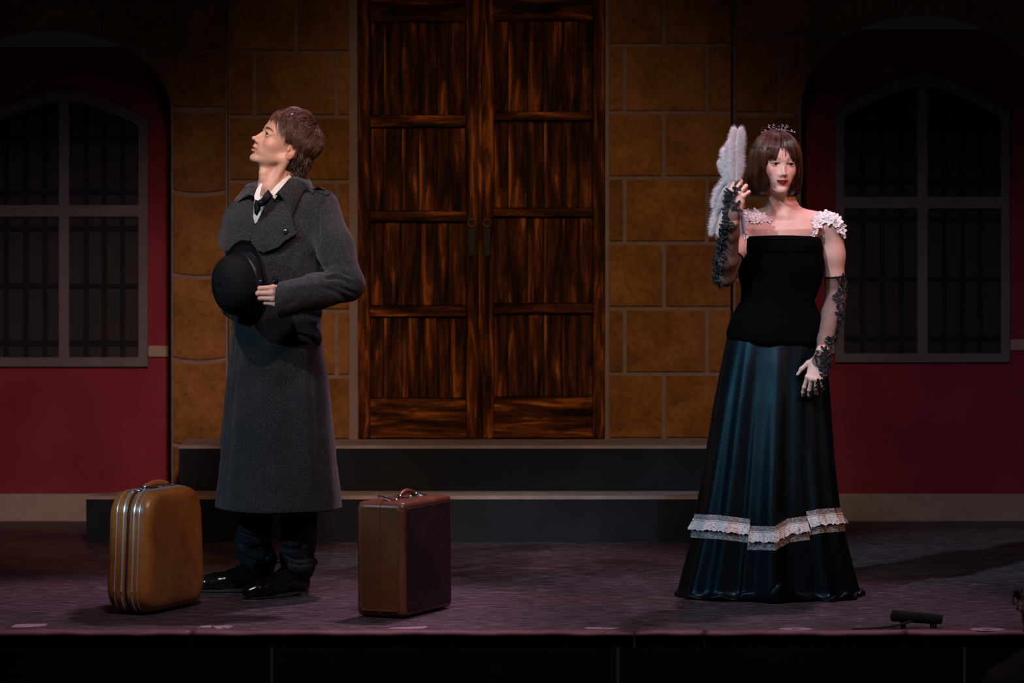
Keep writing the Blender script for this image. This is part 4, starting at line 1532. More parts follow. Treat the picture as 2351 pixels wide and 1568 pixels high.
# covered body
Fb = Field((XM - .45, YM - .45, -.02), (XM + .45, YM + .40, 1.56), .011)
profile_prim(Fb, BM, [(.88, .165, .115, 0, 0), (1.0, .15, .105, 0, 0), (1.25, .17, .115, 0, 0), (1.38, .155, .09, 0, .01), (1.45, .10, .05, 0, .02)], .03)
SHL, ELL_, WRL = at(740, 478, 13.80), at(797, 652, 13.66), wl
SHR, ELR, WRR = at(569, 492, 13.99), at(556, 640, 13.98), wr
for a, b, c_ in ((SHL, ELL_, WRL), (SHR, ELR, WRR)):
    Fb.cap(I4, a, b, .050, .042, .03); Fb.cap(I4, b, c_, .040, .024, .02)
ANKA = at(603, 1318, 14.06); ANKB = at(690, 1322, 13.91)
for hp, kn, an in ((BM @ Vector((-.09, 0, .90)), at(584, 1080, 14.00), ANKA), (BM @ Vector((.09, 0, .90)), at(686, 1085, 13.86), ANKB)):
    Fb.cap(I4, hp, kn, .085, .055, .03); Fb.cap(I4, kn, an, .052, .036, .02)
V4, Q4 = field_mesh(Fb, 1)
base = np.array(SKIN_M)
def handcol(V, tips):
    c = np.tile(base * np.array([1.0, .93, .92]), (len(V), 1)); return c
V, Q, C = join_arrays([(V1, Q1, C1), (V2, Q2, handcol(V2, None)), (V3, Q3, handcol(V3, None)), (V4, Q4, np.tile(base, (len(V4), 1)))])
org = Vector((XM, YM, 0))
man = mesh_obj('person', V, Q, M_SKIN, None, True, cols=C, inv=Matrix.Translation(-org))
man.location = org
tag(man, 'man in long grey greatcoat and bow tie, face raised, holding a black bowler hat', 'person')
MI = Matrix.Translation(-org)
eyes(HM, man, MI, (12, -6))
# teeth line inside the parted lips
m = MB()
for i in range(7):
    x = (i - 3) * .0052
    m.cur = 0
    p = HM @ Vector((x, -.0945 + abs(x) * .25, -.0680))
    m.ball(p, (.0028, .0024, .0030), 8, 5)
o = m.build('teeth', plain('teeth_enamel', (.55, .52, .46), .3), man, inv=MI); o['kind'] = 'stuff'

# ---- hair: a soft mass plus combed strands from the crown forward and down
rn = np.random.RandomState(5)
M_HAIRM = mat_hair('brown_hair', (.014, .0070, .0045), (.15, .072, .050), .36)
cc = Vector((0, .016, .036)); cr = Vector((.082, .101, .090))
Fm = Field(HP + Vector((-.16, -.16, -.16)), HP + Vector((.16, .17, .16)), .0035)
Fm.ell(HM, (0, .018, .037), (.0800, .100, .086), .01)
Fm.ell(HM, (0, .072, -.040), (.060, .042, .068), .03)
Fm.ell(HM, (0, -.036, .088), (.052, .042, .028), .03)
for s in (-1, 1): Fm.ell(HM, (s * .070, .020, .030), (.020, .045, .035), .02)
# keep the face and the ears clear
Fm.ell(HM, (0, -.110, -.020), (.100, .075, .085), .012, 'sub')
Fm.ell(HM, (0, -.045, -.085), (.100, .075, .075), .012, 'sub')
for s in (-1, 1): Fm.ell(HM, (s * .088, -.010, -.030), (.030, .034, .040), .01, 'sub')
Vm, Qm = field_mesh(Fm, 2)
mass = (Vm, Qm, np.full((len(Vm), 3), .12))
crown = Vector((.012, .066, .110))
paths, wd, vl = [], [], []
NS = 7000
clump = {}
for i in range(NS):
    while True:
        d = Vector(rn.normal(size=3)); d.normalize()
        p = Vector((cc.x + d.x * cr.x, cc.y + d.y * cr.y, cc.z + d.z * cr.z))
        ax = abs(p.x)
        if p.y < -.030: ok = p.z > .070 - .5 * max(0, ax - .03)
        elif p.y < .010: ok = p.z > .030
        else: ok = p.z > -.075
        if ok: break
    key = (int((p.x + 1) / .014), int((p.y + 1) / .014), int((p.z + 1) / .014))
    if key not in clump: clump[key] = (rn.uniform(-1, 1), rn.uniform(.6, 1.25), rn.uniform(0, 1), rn.uniform(.1, 1), rn.uniform(-1, 1), p.copy())
    tw, lf, cv, lift_k, wv, cen = clump[key]
    top = max(0, min(1, (p.z - .04) / .06))
    front = max(0, min(1, (-p.y + .02) / .05))
    nape = max(0, min(1, (-p.z + .01) / .05))
    L = (.046 + .022 * top - .010 * front) * lf * rn.uniform(.8, 1.15)
    pts = [p.copy()]; q = p.copy(); m_ = 9
    lift = (.006 + .014 * top * lift_k + .006 * nape)
    fl = rn.uniform(-.3, .3)
    for j in range(1, m_):
        tt = j / (m_ - 1)
        away = (q - crown).normalized()
        dirv = away + Vector((0, 0, -.6 * (1 - top) - .5 * tt))
        dirv += Vector((.55 * front * (1 if p.x > -.015 else -.6), 0, 0))
        if front > .2: dirv += Vector((.6 * tt * (1 if p.x > -.015 else -1), .35 * tt, -.25 * tt))
        sidev = Vector((-away.y, away.x, 0))
        dirv += sidev * (tw * .38 + wv * .5 * math.sin(tt * 3.0) + fl * .35)
        if -.01 < p.y and ax > .05 and p.z < .075: dirv += Vector((0, .50 + .4 * tt, 0))
        n = Vector(((q.x - cc.x) / cr.x ** 2, (q.y - cc.y) / cr.y ** 2, (q.z - cc.z) / cr.z ** 2)).normalized()
        dirv = dirv - n * dirv.dot(n)
        if dirv.length < 1e-5: dirv = Vector((1, 0, 0))
        q = q + dirv.normalized() * (L / (m_ - 1))
        e = Vector(((q.x - cc.x) / cr.x, (q.y - cc.y) / cr.y, (q.z - cc.z) / cr.z)); el = e.length
        hgt = lift * math.sin(min(1, tt * 1.1) * math.pi * .62) + .003 + (.006 * tt * tt * abs(fl) * 3)
        if q.z > cc.z - .05:
            e /= el
            q = Vector((cc.x + e.x * (cr.x + hgt), cc.y + e.y * (cr.y + hgt), cc.z + e.z * (cr.z + hgt)))
        elif q.y > .03:
            q.y = max(q.y, .070 + .02 * (1 + max(-1, q.z / .1)) - abs(q.x) * .35)
        pts.append(q.copy())
    paths.append([tuple(HM @ Vector(a)) for a in pts])
    wd.append(rn.uniform(.00035, .0009)); vl.append(min(1, max(0, cv * .75 + rn.uniform(0, .4))))
# nape and the hair behind the ears, rooted on the mass itself
HMi = np.array(HM.inverted()); loc = Vm @ HMi[:3, :3].T + HMi[:3, 3]
cand = np.where((loc[:, 2] < .005) & (loc[:, 1] > .020) & (loc[:, 2] > -.088))[0]
Nm = vnormals(Vm, Qm) @ HMi[:3, :3].T
for i in rn.choice(cand, 1500):
    p = Vector(loc[i]); nn = Vector(Nm[i]); L = rn.uniform(.022, .050); pts = []; cv = rn.uniform(0, .8); a_ = rn.uniform(-.35, .35)
    for j in range(9):
        tt = j / 8
        pts.append(tuple(HM @ (p + Vector((a_ * L * tt, (.12 - .3 * tt * 0) * L * tt, -L * tt)) + nn * (.002 + .007 * math.sin(tt * 2.4)))))
    paths.append(pts); wd.append(rn.uniform(.0006, .0013)); vl.append(cv * .7)
S = ribbons(paths, wd, vl)
V, Q, C = join_arrays([mass, S])
mesh_obj('hair', V, Q, M_HAIRM, man, True, cols=C, inv=MI)

def press(V, Q, lines, ymax):
    N = vnormals(V, Q)
    y = V[:, 1] * math.cos(TILT) - (V[:, 2] - CAM_Z) * math.sin(TILT)
    up = V[:, 1] * math.sin(TILT) + (V[:, 2] - CAM_Z) * math.cos(TILT)
    px = 1175.5 + FPX * V[:, 0] / y; py = 784 - FPX * up / y
    D = np.zeros(len(V))
    front = np.clip(-N[:, 1] * 2.5 + .3, 0, 1) * (V[:, 1] < ymax)
    for pts, w, a in lines:
        best = np.full(len(V), 1e9); tt = np.zeros(len(V))
        L = len(pts) - 1
        for i_ in range(L):
            ax_, ay_ = pts[i_]; bx, by = pts[i_ + 1]
            dx, dy = bx - ax_, by - ay_
            u = np.clip(((px - ax_) * dx + (py - ay_) * dy) / (dx * dx + dy * dy), 0, 1)
            d = np.hypot(px - ax_ - u * dx, py - ay_ - u * dy)
            m_ = d < best; best = np.where(m_, d, best); tt = np.where(m_, (i_ + u) / L, tt)
        D += -a * np.exp(-(best / w) ** 2) * np.sin(np.clip(tt * .9 + .05, 0, 1) * math.pi) ** .6
    return V + N * (D * front)[:, None]


# ---- trousers
t = NT('navy_black_trouser_wool')
nz = t.noise(t.coords(), 300, 3, 0.5)
t.l(t.ramp(nz, [(0.3, (0.0035, 0.0045, 0.0075)), (0.7, (0.009, 0.011, 0.018))]), t.b.inputs['Base Color']); t.set(Roughness=0.75)
t.b.inputs['Specular IOR Level'].default_value = 0.25
t.bump(nz, 0.2, 0.001)
M_TROU = t.m
Ft = Field((at(520, 1200, 14).x - .03, 13.62, .05), (at(750, 1200, 13.8).x + .03, 14.28, .62), .0045)
def leg(pts, Y, k=.012):
    ch = [(at(px, py, Y + dy), r) for px, py, r, dy in pts]
    Ft.chain(I4, ch, k)
leg([(583, 1020, .076, -.04), (586, 1160, .070, -.02), (588, 1195, .063, -.01), (586, 1222, .062, 0), (580, 1240, .066, 0), (584, 1262, .062, .01), (594, 1284, .066, .01), (597, 1305, .055, .02)], 14.03)
leg([(686, 1020, .076, -.04), (686, 1160, .071, -.02), (685, 1200, .066, -.01), (684, 1232, .063, 0), (683, 1256, .063, 0), (676, 1274, .056, .0), (684, 1292, .062, .0), (686, 1303, .055, .01)], 13.89)
Ft.ell(I4, at(712, 1291, 13.92), (.028, .035, .016), .012)
Ft.ell(I4, at(622, 1283, 14.05), (.028, .035, .02), .012)
Ft.ell(I4, at(618, 1254, 13.99), (.012, .03, .010), .012, 'sub')
Ft.ell(I4, at(715, 1276, 13.86), (.016, .04, .008), .010, 'sub')
rr_ = random.Random(8)
for cx, cy, Y in ((560, 1228, 13.98), (566, 1252, 13.97), (575, 1275, 13.97), (560, 1262, 13.96), (664, 1232, 13.83), (672, 1262, 13.83), (665, 1280, 13.83), (690, 1215, 13.82), (700, 1262, 13.83)):
    a = at(cx - 16, cy - rr_.uniform(-3, 7), Y - .005); b = at(cx + 26, cy + rr_.uniform(4, 12), Y - .03)
    Ft.cap(I4, a, b, .006, .004, .014, 'sub')
Vt, Qt = field_mesh(Ft, 2, lambda P: .003 * fbm(P, 34, 3, 2))
TROUSER_LINES = [([(548, 1222), (575, 1232), (610, 1240)], 4, .012), ([(545, 1245), (572, 1262), (600, 1270)], 4, .012), ([(556, 1268), (580, 1288), (610, 1296)], 3.5, .010), ([(550, 1234), (580, 1246)], 4, -.008),
    ([(546, 1256), (570, 1274), (590, 1282)], 3.5, -.008), ([(612, 1245), (590, 1258), (570, 1262)], 4, .008), ([(628, 1262), (612, 1276), (604, 1300)], 4, .008),
    ([(645, 1215), (668, 1205), (694, 1212), (712, 1208)], 5, -.009), ([(650, 1228), (672, 1218), (700, 1224)], 4, .010), ([(642, 1256), (665, 1262), (690, 1258)], 4, .009), ([(650, 1272), (676, 1284), (705, 1286)], 3.5, .010),
    ([(676, 1224), (668, 1250), (670, 1280)], 5, -.006), ([(700, 1232), (690, 1262), (700, 1278)], 5, .008), ([(660, 1292), (690, 1298), (718, 1294)], 3, .006)]
Vt = press(Vt, Qt, TROUSER_LINES, 14.3)
mesh_obj('trousers', Vt, Qt, M_TROU, man, True, inv=MI)

# ---- shoes
M_PATENT = plain('polished_black_leather', (0.006, 0.005, 0.005), 0.16, var=0.3, scale=30, bump=0.05)
M_SOLE = plain('dark_shoe_sole', (0.030, 0.026, 0.026), 0.6)
M_LACE = plain('black_shoelace', (0.012, 0.010, 0.012), 0.7)


def shoe(org_heel, yaw, lace_loop):
    """ankle-high derby, heel at org, toe towards -Y of its frame"""
    M = Matrix.Translation(org_heel) @ Matrix.Rotation(yaw, 4, 'Z')
    lo = [min((M @ Vector((x, y, 0)))[i] for x in (-.07, .07) for y in (-.32, .04)) for i in (0, 1)] + [0]
    hi = [max((M @ Vector((x, y, 0)))[i] for x in (-.07, .07) for y in (-.32, .04)) for i in (0, 1)] + [.17]
    Fs = Field(lo, hi, .0028)
    Fs.ell(M, (0, -.022, .040), (.034, .032, .040), .02)
    Fs.cap(M, (0, -.030, .045), (0, -.030, .125), .034, .037, .02)
    Fs.chain(M, [((0, -.04, .050), .036), ((0, -.10, .056), .036), ((0, -.14, .046), .036), ((-.002, -.19, .036), .033), ((-.003, -.235, .033), .029), ((-.004, -.268, .029), .019)], .02)
    Fs.chain(M, [((.0, -.15, .028), .038), ((-.002, -.20, .028), .039), ((-.004, -.245, .026), .030), ((-.004, -.278, .024), .016)], .02)
    Fs.cap(M, (0, -.075, .096), (0, -.135, .066), .020, .018, .02)
    # tongue and facing edges
    for s in (-1, 1): Fs.cap(M, (s * .014, -.070, .116), (s * .016, -.145, .078), .008, .007, .006)
    Fs.cap(M, (-.030, -.192, .064), (.030, -.188, .064), .0016, .0016, .003, 'sub')
    Fs.cap(M, (-.030, -.236, .058), (.030, -.232, .058), .0012, .0012, .003, 'sub')
    # flat underside and open top
    Fs.apply(M @ Vector((0, -.13, -.05)), .35, lambda x, y, z: (z - .012) + 0 * x + 0 * y, 0, 'sub')
    Fs.cap(M, (0, -.030, .13), (0, -.030, .30), .028, .028, .004, 'sub')
    Vs, Qs = field_mesh(Fs, 1)
    sh = mesh_obj('shoe', Vs, Qs, M_PATENT, man, True, inv=MI)
    # sole with a heel block
    def sole_out(g):
        pts = []
        for i in range(40):
            a = 2 * math.pi * i / 40
            y = -.133 - math.cos(a) * .150
            u = (y + .283) / .30
            w = .030 + .012 * math.sin(min(1, max(0, (1 - u))) * 3.0) - .006 * math.exp(-((u - .42) / .14) ** 2)
            pts.append((math.sin(a) ** 1 * (w + g) * 1.0, y * 1.0))
        return pts
    m = MB(); po = sole_out(.004); n = len(po)
    vs = [M @ Vector((p[0], p[1], .004 if p[1] < -.09 else .010)) for p in po] + [M @ Vector((p[0], p[1], .015 + .006 * max(0, (-p[1] - .21) / .08))) for p in po]
    m.add(vs, [tuple(range(n)), tuple(range(2 * n - 1, n - 1, -1))] + [(i, i + n, (i + 1) % n + n, (i + 1) % n) for i in range(n)])
    m.build('sole', M_SOLE, sh, True, inv=None if False else MI)
    m = MB(); hp = [(math.sin(a) * .033, -.030 + math.cos(a) * .036) for a in [i * math.pi / 10 for i in range(20)]]
    hp = [(p[0], max(p[1], -.066)) for p in hp]; n = len(hp)
    vs = [M @ Vector((p[0], p[1], .0)) for p in hp] + [M @ Vector((p[0], p[1], .013)) for p in hp]
    m.add(vs, [tuple(range(n)), tuple(range(2 * n - 1, n - 1, -1))] + [(i, i + n, (i + 1) % n + n, (i + 1) % n) for i in range(n)])
    m.build('heel', M_SOLE, sh, True, inv=MI)
    m = MB()
    for i in range(5):
        u = i / 4
        y, z = -.078 - .060 * u, .1265 - .036 * u
        m.tube([M @ Vector((-.020, y - .002, z - .006)), M @ Vector((-.008, y, z + .001)), M @ Vector((.008, y - .006, z - .001)), M @ Vector((.020, y - .010, z - .009))], .0018, 5)
    for pts in lace_loop: m.tube([M @ Vector(p) for p in pts], .0017, 5)
    m.build('shoelace', M_LACE, sh, True, inv=MI)
    # children of the shoe share the shoe's own frame (all at the person's origin)
    return sh


def arc3(pts, n=14):
    """smooth curve through points (Catmull-Rom)"""
    P = [Vector(p) for p in pts]; P = [P[0] * 2 - P[1]] + P + [P[-1] * 2 - P[-2]]
    out = []
    k = max(2, n // (len(P) - 3))
    for i in range(1, len(P) - 2):
        for j in range(k):
            t_ = j / k
            a, b, c, d = P[i - 1], P[i], P[i + 1], P[i + 2]
            out.append(.5 * ((2 * b) + (c - a) * t_ + (2 * a - 5 * b + 4 * c - d) * t_ ** 2 + (3 * b - a - 3 * c + d) * t_ ** 3))
    out.append(P[-2]); return out


shoe(at(621, 1352, 14.03) * 1 + Vector((0, 0, 0)) - Vector((0, 0, at(621, 1352, 14.03).z)), DEG(-84),
     [arc3([(.006, -.082, .128), (-.01, -.115, .158), (.005, -.135, .165), (.016, -.128, .150), (.0, -.10, .140), (-.004, -.082, .128)]),
      arc3([(-.006, -.085, .128), (.01, -.13, .142), (.02, -.165, .105), (.012, -.19, .085), (.008, -.205, .066)], 18)])
shoe(Vector((at(701, 1366, 13.93).x, 13.93, 0)), DEG(-46),
     [arc3([(.006, -.082, .128), (.03, -.10, .140), (.045, -.12, .120), (.05, -.115, .100)]), arc3([(-.006, -.09, .124), (-.02, -.12, .125), (-.035, -.14, .100)])])

# ---- the greatcoat
t = NT('charcoal_greatcoat_wool')
v = t.coords()
f1 = t.noise(v, 300, 4, 0.75)
f2 = t.noise(v, 9, 4, 0.5)
col = t.ramp(f1, [(0.34, (0.004, 0.0045, 0.005)), (0.5, (0.016, 0.018, 0.019)), (0.66, (0.058, 0.062, 0.066))])
col = t.mix(0.4, col, t.ramp(f2, [(0.3, (0.75, 0.75, 0.75)), (0.7, (1.15, 1.15, 1.15))]), 'MULTIPLY')
t.l(col, t.b.inputs['Base Color']); t.set(Roughness=0.95)
t.b.inputs['Specular IOR Level'].default_value = 0.1
t.b.inputs['Sheen Weight'].default_value = 0.16
t.b.inputs['Sheen Roughness'].default_value = 0.5
t.b.inputs['Sheen Tint'].default_value = (0.8, 0.78, 0.85, 1)
t.bump(f1, 0.5, 0.0015)
M_WOOL = t.m
Fc = Field((at(455, 1100, 13.9).x, YM - .52, .30), (at(850, 600, 13.7).x + .02, YM + .36, 1.60), .0048)


def coat_folds(th, z):
    low = np.clip((1.05 - z) / .7, 0, 1)
    f = low * (.030 * np.sin(th * 3 + 1.1 + z * .8) + .020 * np.sin(th * 5.3 - .6 + z * 1.5) + .006 * np.sin(th * 11 + 2))
    step = 1 / (1 + np.exp(-(th + .50) / .012))      # the outer front lies over the inner one
    f = f + step * .030 * np.clip((1.12 - z) / .08, 0, 1) * np.clip((1.9 - th) / 1.6, 0, 1)
    waist = np.exp(-((z - 1.03) / .05) ** 2)
    return (f + waist * .012 * np.sin(th * 9 + 1)).astype(np.float32)


coat_rows = [(.327, .252, .218, 0, 0), (.52, .236, .192, 0, 0), (.763, .212, .168, 0, 0), (.86, .198, .156, 0, 0), (1.014, .180, .142, 0, 0), (1.168, .200, .142, .004, 0),
             (1.314, .200, .148, 0, -.008), (1.39, .198, .134, 0, -.004), (1.455, .165, .104, 0, 0), (1.505, .10, .080, 0, 0), (1.54, .07, .07, 0, 0)]
profile_prim(Fc, BM, coat_rows, .03, folds=coat_folds)
Fc.cap(BM, (.055, .012, 1.485), (.172, .010, 1.455), .042, .056, .04)
Fc.cap(BM, (-.055, .012, 1.480), (-.135, .010, 1.435), .040, .052, .04)
# sleeves
Fc.chain(I4, [(SHL, .060), (SHL.lerp(ELL_, .5), .065), (ELL_, .062)], .04)
CUFF = at(631, 691, 13.505)
Fc.chain(I4, [(ELL_, .062), (ELL_.lerp(CUFF, .45), .061), (CUFF, .066)], .022)
Fc.chain(I4, [(SHR, .058), (SHR.lerp(ELR, .5), .064), (ELR, .060)], .04)
CUFR = at(540, 700, 13.85)
Fc.chain(I4, [(ELR, .058), (CUFR, .054)], .022)
# collar roll behind and beside the neck
Fc.chain(I4, [(at(676, 440, 13.84), .030), (at(690, 436, 13.93), .034), (at(668, 436, 14.00), .034), (at(630, 440, 14.02), .032), (at(596, 446, 13.99), .028), (at(580, 452, 13.93), .022)], .03)
_pre = Fc.f.copy()
# neck opening down to the buttoning point
Fc.cap(I4, at(634, 395, 13.86), at(628, 440, 13.84), .064, .058, .006, 'sub')
Fc.cap(I4, at(622, 432, 13.80), at(588, 521, 13.725), .050, .006, .004, 'sub')
# cut the cuff square and hollow it
dcu = (CUFF - ELL_).normalized()
_cx = at(643, 690, 13.52); _cn = Vector((-1, .22, -.06)).normalized()
Fc.apply(_cx + _cn * .07, .115, lambda x, y, z: -((x - _cx.x) * _cn.x + (y - _cx.y) * _cn.y + (z - _cx.z) * _cn.z), 0, 'sub')
Fc.cap(I4, CUFF - dcu * .05, CUFF + dcu * .10, .048, .058, .004, 'sub')
dcr = (CUFR - ELR).normalized()
Fc.cap(I4, CUFR - dcr * .03, CUFR + dcr * .12, .040, .046, .004, 'sub')
# hollow skirt
profile_prim(Fc, BM, [(.28, .236, .202, 0, 0), (.52, .220, .176, 0, 0), (.763, .190, .148, 0, 0), (.88, .12, .10, 0, 0)], .004, 'sub', coat_folds)
# creases of the bent sleeve, armpit and waist: shallow folds pressed into the cloth along lines (photo points, width px, depth m)
coat_lines = [
    ([(744, 625), (772, 618), (806, 634)], 5, .013), ([(748, 640), (775, 636), (812, 655)], 4.5, .011), ([(742, 612), (770, 604), (792, 612)], 5, .008),
    ([(740, 660), (770, 668), (800, 690)], 6, .009), ([(760, 652), (790, 664), (818, 676)], 4, .007), ([(750, 632), (775, 627), (808, 643)], 4, -.006),
    ([(745, 540), (756, 590), (752, 612)], 7, .009), ([(764, 500), (784, 560), (800, 600)], 8, -.007), ([(774, 520), (778, 560)], 6, .006),
    ([(752, 450), (735, 475), (731, 520), (733, 560)], 3.5, .006), ([(708, 636), (714, 670), (722, 706)], 2.2, .0035),
    ([(716, 560), (721, 600), (724, 640)], 8, .012), ([(700, 590), (698, 640)], 6, .005), ([(676, 565), (668, 600), (662, 650)], 6, .006),
    ([(655, 730), (700, 722), (742, 730)], 7, .008), ([(655, 700), (680, 690)], 6, .004), ([(650, 665), (690, 655), (730, 652)], 7, -.004),
    ([(660, 770), (668, 900), (672, 1100)], 16, .006), ([(720, 790), (735, 950), (742, 1150)], 14, .008), ([(585, 800), (575, 950), (560, 1150)], 18, .006), ([(700, 800), (705, 1000), (708, 1160)], 14, -.006),
    ([(548, 760), (532, 900), (512, 1160)], 9, .008),
]
Vc, Qc = field_mesh(Fc, 2, lambda P: .0032 * fbm(P, 16, 7, 3) + .0015 * fbm(P, 45, 9, 2))
Vc = press(Vc, Qc, coat_lines, 13.95)
coat = mesh_obj('coat', Vc, Qc, M_WOOL, man, True, inv=MI)
Fc.f = _pre
Vp, Qp = field_mesh(Fc, 2)
bvh = BVHTree.FromPolygons(Vp.tolist(), Qp.tolist())
M_BTN = plain('glossy_navy_button', (0.010, 0.014, 0.026), 0.12)
YG = 13.7
def on_coat(px, py, off=0.0):
    o0 = Vector((0, 0, CAM_Z)); d = (at(px, py, YG) - o0).normalized()
    h, n, _, _ = bvh.ray_cast(o0, d, 60)
    if h is None: h, n, _, _ = bvh.find_nearest(at(px, py, YG))
    if n.dot(d) > 0: n = -n
    return h + n * off, n
# lapels: the near one folds right over, the far one is seen nearly edge-on
lapN = [(626, 452), (611, 479), (588, 523), (579, 552), (592, 572), (609, 579), (640, 567), (680, 537), (668, 498), (645, 447)]
lapF = [(588, 431), (576, 447), (536, 484), (531, 502), (520, 549), (526, 572), (562, 575), (582, 548), (588, 522), (583, 498), (583, 462)]
surf_patch(bvh, lapN, YG, .006, .006, 'lapel', M_WOOL, coat, MI, 5, lift=lambda q: .014 * max(0, min(1, (q.x - 600) / 60)) )
surf_patch(bvh, lapF, 13.8, .006, .006, 'lapel', M_WOOL, coat, MI, 5, lift=lambda q: .004 + .018 * max(0, min(1, (575 - q.x) / 40)))
# collar: a folded band that stands round the neck and falls to two points
cp = [((630, 450, 13.735), (645, 448, 13.70)), ((637, 441, 13.735), (659, 474, 13.70)), ((646, 431, 13.74), (671, 498, 13.68)), ((656, 419, 13.76), (688, 464, 13.69)),
      ((666, 408, 13.79), (702, 436, 13.73)), ((679, 404, 13.85), (710, 420, 13.80)), ((688, 405, 13.93), (713, 422, 13.92)), ((672, 407, 14.03), (692, 428, 14.07)),
      ((635, 410, 14.07), (635, 432, 14.13)), ((606, 414, 14.02), (588, 428, 14.07)), ((598, 419, 13.94), (566, 427, 13.97)), ((593, 428, 13.88), (558, 438, 13.92)),
      ((590, 439, 13.83), (546, 464, 13.86)), ((586, 446, 13.81), (533, 486, 13.83)), ((580, 449, 13.80), (572, 450, 13.79))]
tops = [at(*a) for a, b in cp]; outs = []
for a, b in cp:
    p = at(*b)
    if b[2] < 13.99:
        h, n_ = on_coat(b[0], b[1], .012)
        if abs(h.y - p.y) < .12: p = h
    outs.append(p)
def cr_samples(P, k=4):
    P = [P[0] * 2 - P[1]] + P + [P[-1] * 2 - P[-2]]; out = []
    for i in range(1, len(P) - 2):
        for j in range(k):
            t_ = j / k; a, b, c, d = P[i - 1:i + 3]
            out.append(.5 * ((2 * b) + (c - a) * t_ + (2 * a - 5 * b + 4 * c - d) * t_ ** 2 + (3 * b - a - 3 * c + d) * t_ ** 3))
    return out + [P[-2]]
T_, O_ = [tops[0]] + tops[1:], outs
Tn, On = [], []
for i in range(len(T_) - 1):
    for j in range(3):
        Tn.append(T_[i].lerp(T_[i + 1], j / 3)); On.append(O_[i].lerp(O_[i + 1], j / 3))
Tn.append(T_[-1]); On.append(O_[-1])
ax_c = at(636, 445, 13.91)
vs = []; m_ = 6
for i in range(len(Tn)):
    outw = (Tn[i] + On[i]) / 2 - ax_c; outw.z = .3 * outw.length; outw.normalize()
    for j in range(m_):
        u = j / (m_ - 1)
        p = Tn[i].lerp(On[i], u) + outw * (.012 * math.sin(u * math.pi) + .004)
        vs.append(p)
    for j in range(m_ - 1, -1, -1):
        u = j / (m_ - 1)
        p = Tn[i].lerp(On[i], u) + outw * (.012 * math.sin(u * math.pi) - .004)
        vs.append(p)
k_ = 2 * m_; fs = []
for i in range(len(Tn) - 1):
    for j in range(k_): fs.append((i * k_ + j, i * k_ + (j + 1) % k_, (i + 1) * k_ + (j + 1) % k_, (i + 1) * k_ + j))
fs += [tuple(range(k_ - 1, -1, -1)), tuple((len(Tn) - 1) * k_ + j for j in range(k_))]
o = mesh_obj('collar', vs, fs, M_WOOL, coat, True, inv=MI)
bm = bmesh.new(); bm.from_mesh(o.data); bmesh.ops.recalc_face_normals(bm, faces=bm.faces[:]); bm.to_mesh(o.data); bm.free()
o.data.set_sharp_from_angle(angle=DEG(60))
# shoulder strap
surf_patch(bvh, [(700, 424), (722, 428), (744, 434), (757, 446), (748, 452), (728, 444), (702, 438)], YG, .003, .006, 'epaulette', M_WOOL, coat, MI, 4)
surf_patch(bvh, [(560, 430), (578, 426), (590, 430), (572, 440)], 13.9, .003, .006, 'epaulette', M_WOOL, coat, MI, 4)
# pocket flap and a cuff seam
surf_patch(bvh, [(667, 740), (690, 736), (708, 740), (722, 750), (731, 764), (735, 780), (729, 794), (721, 784), (704, 768), (676, 760)], YG, .001, .005, 'pocket_flap', M_WOOL, coat, MI, 5, lift=lambda q: .004 * max(0, (q.y - 745) / 40))
def button(px, py, off, par, r=.0115):
    p, n = on_coat(px, py, off)
    q = n.to_track_quat('Z', 'Y').to_matrix().to_4x4(); q.translation = p
    m = MB(); vs = []
    prof = [(0, .006), (.5, .0055), (.75, .0042), (.9, .0055), (1.0, .003), (.9, 0.0)]
    for rr, z in prof: vs += [q @ Vector((rr * r * math.cos(k_ * math.pi / 8), rr * r * math.sin(k_ * math.pi / 8), z)) for k_ in range(16)]
    fs = [(i * 16 + k_, i * 16 + (k_ + 1) % 16, (i + 1) * 16 + (k_ + 1) % 16, (i + 1) * 16 + k_) for i in range(5) for k_ in range(16)]
    m.add(vs, fs); m.build('button', M_BTN, par, True, inv=MI)
button(657, 533, .026, coat)
button(633, 640, .004, coat)
button(706, 441, .010, coat, .007)

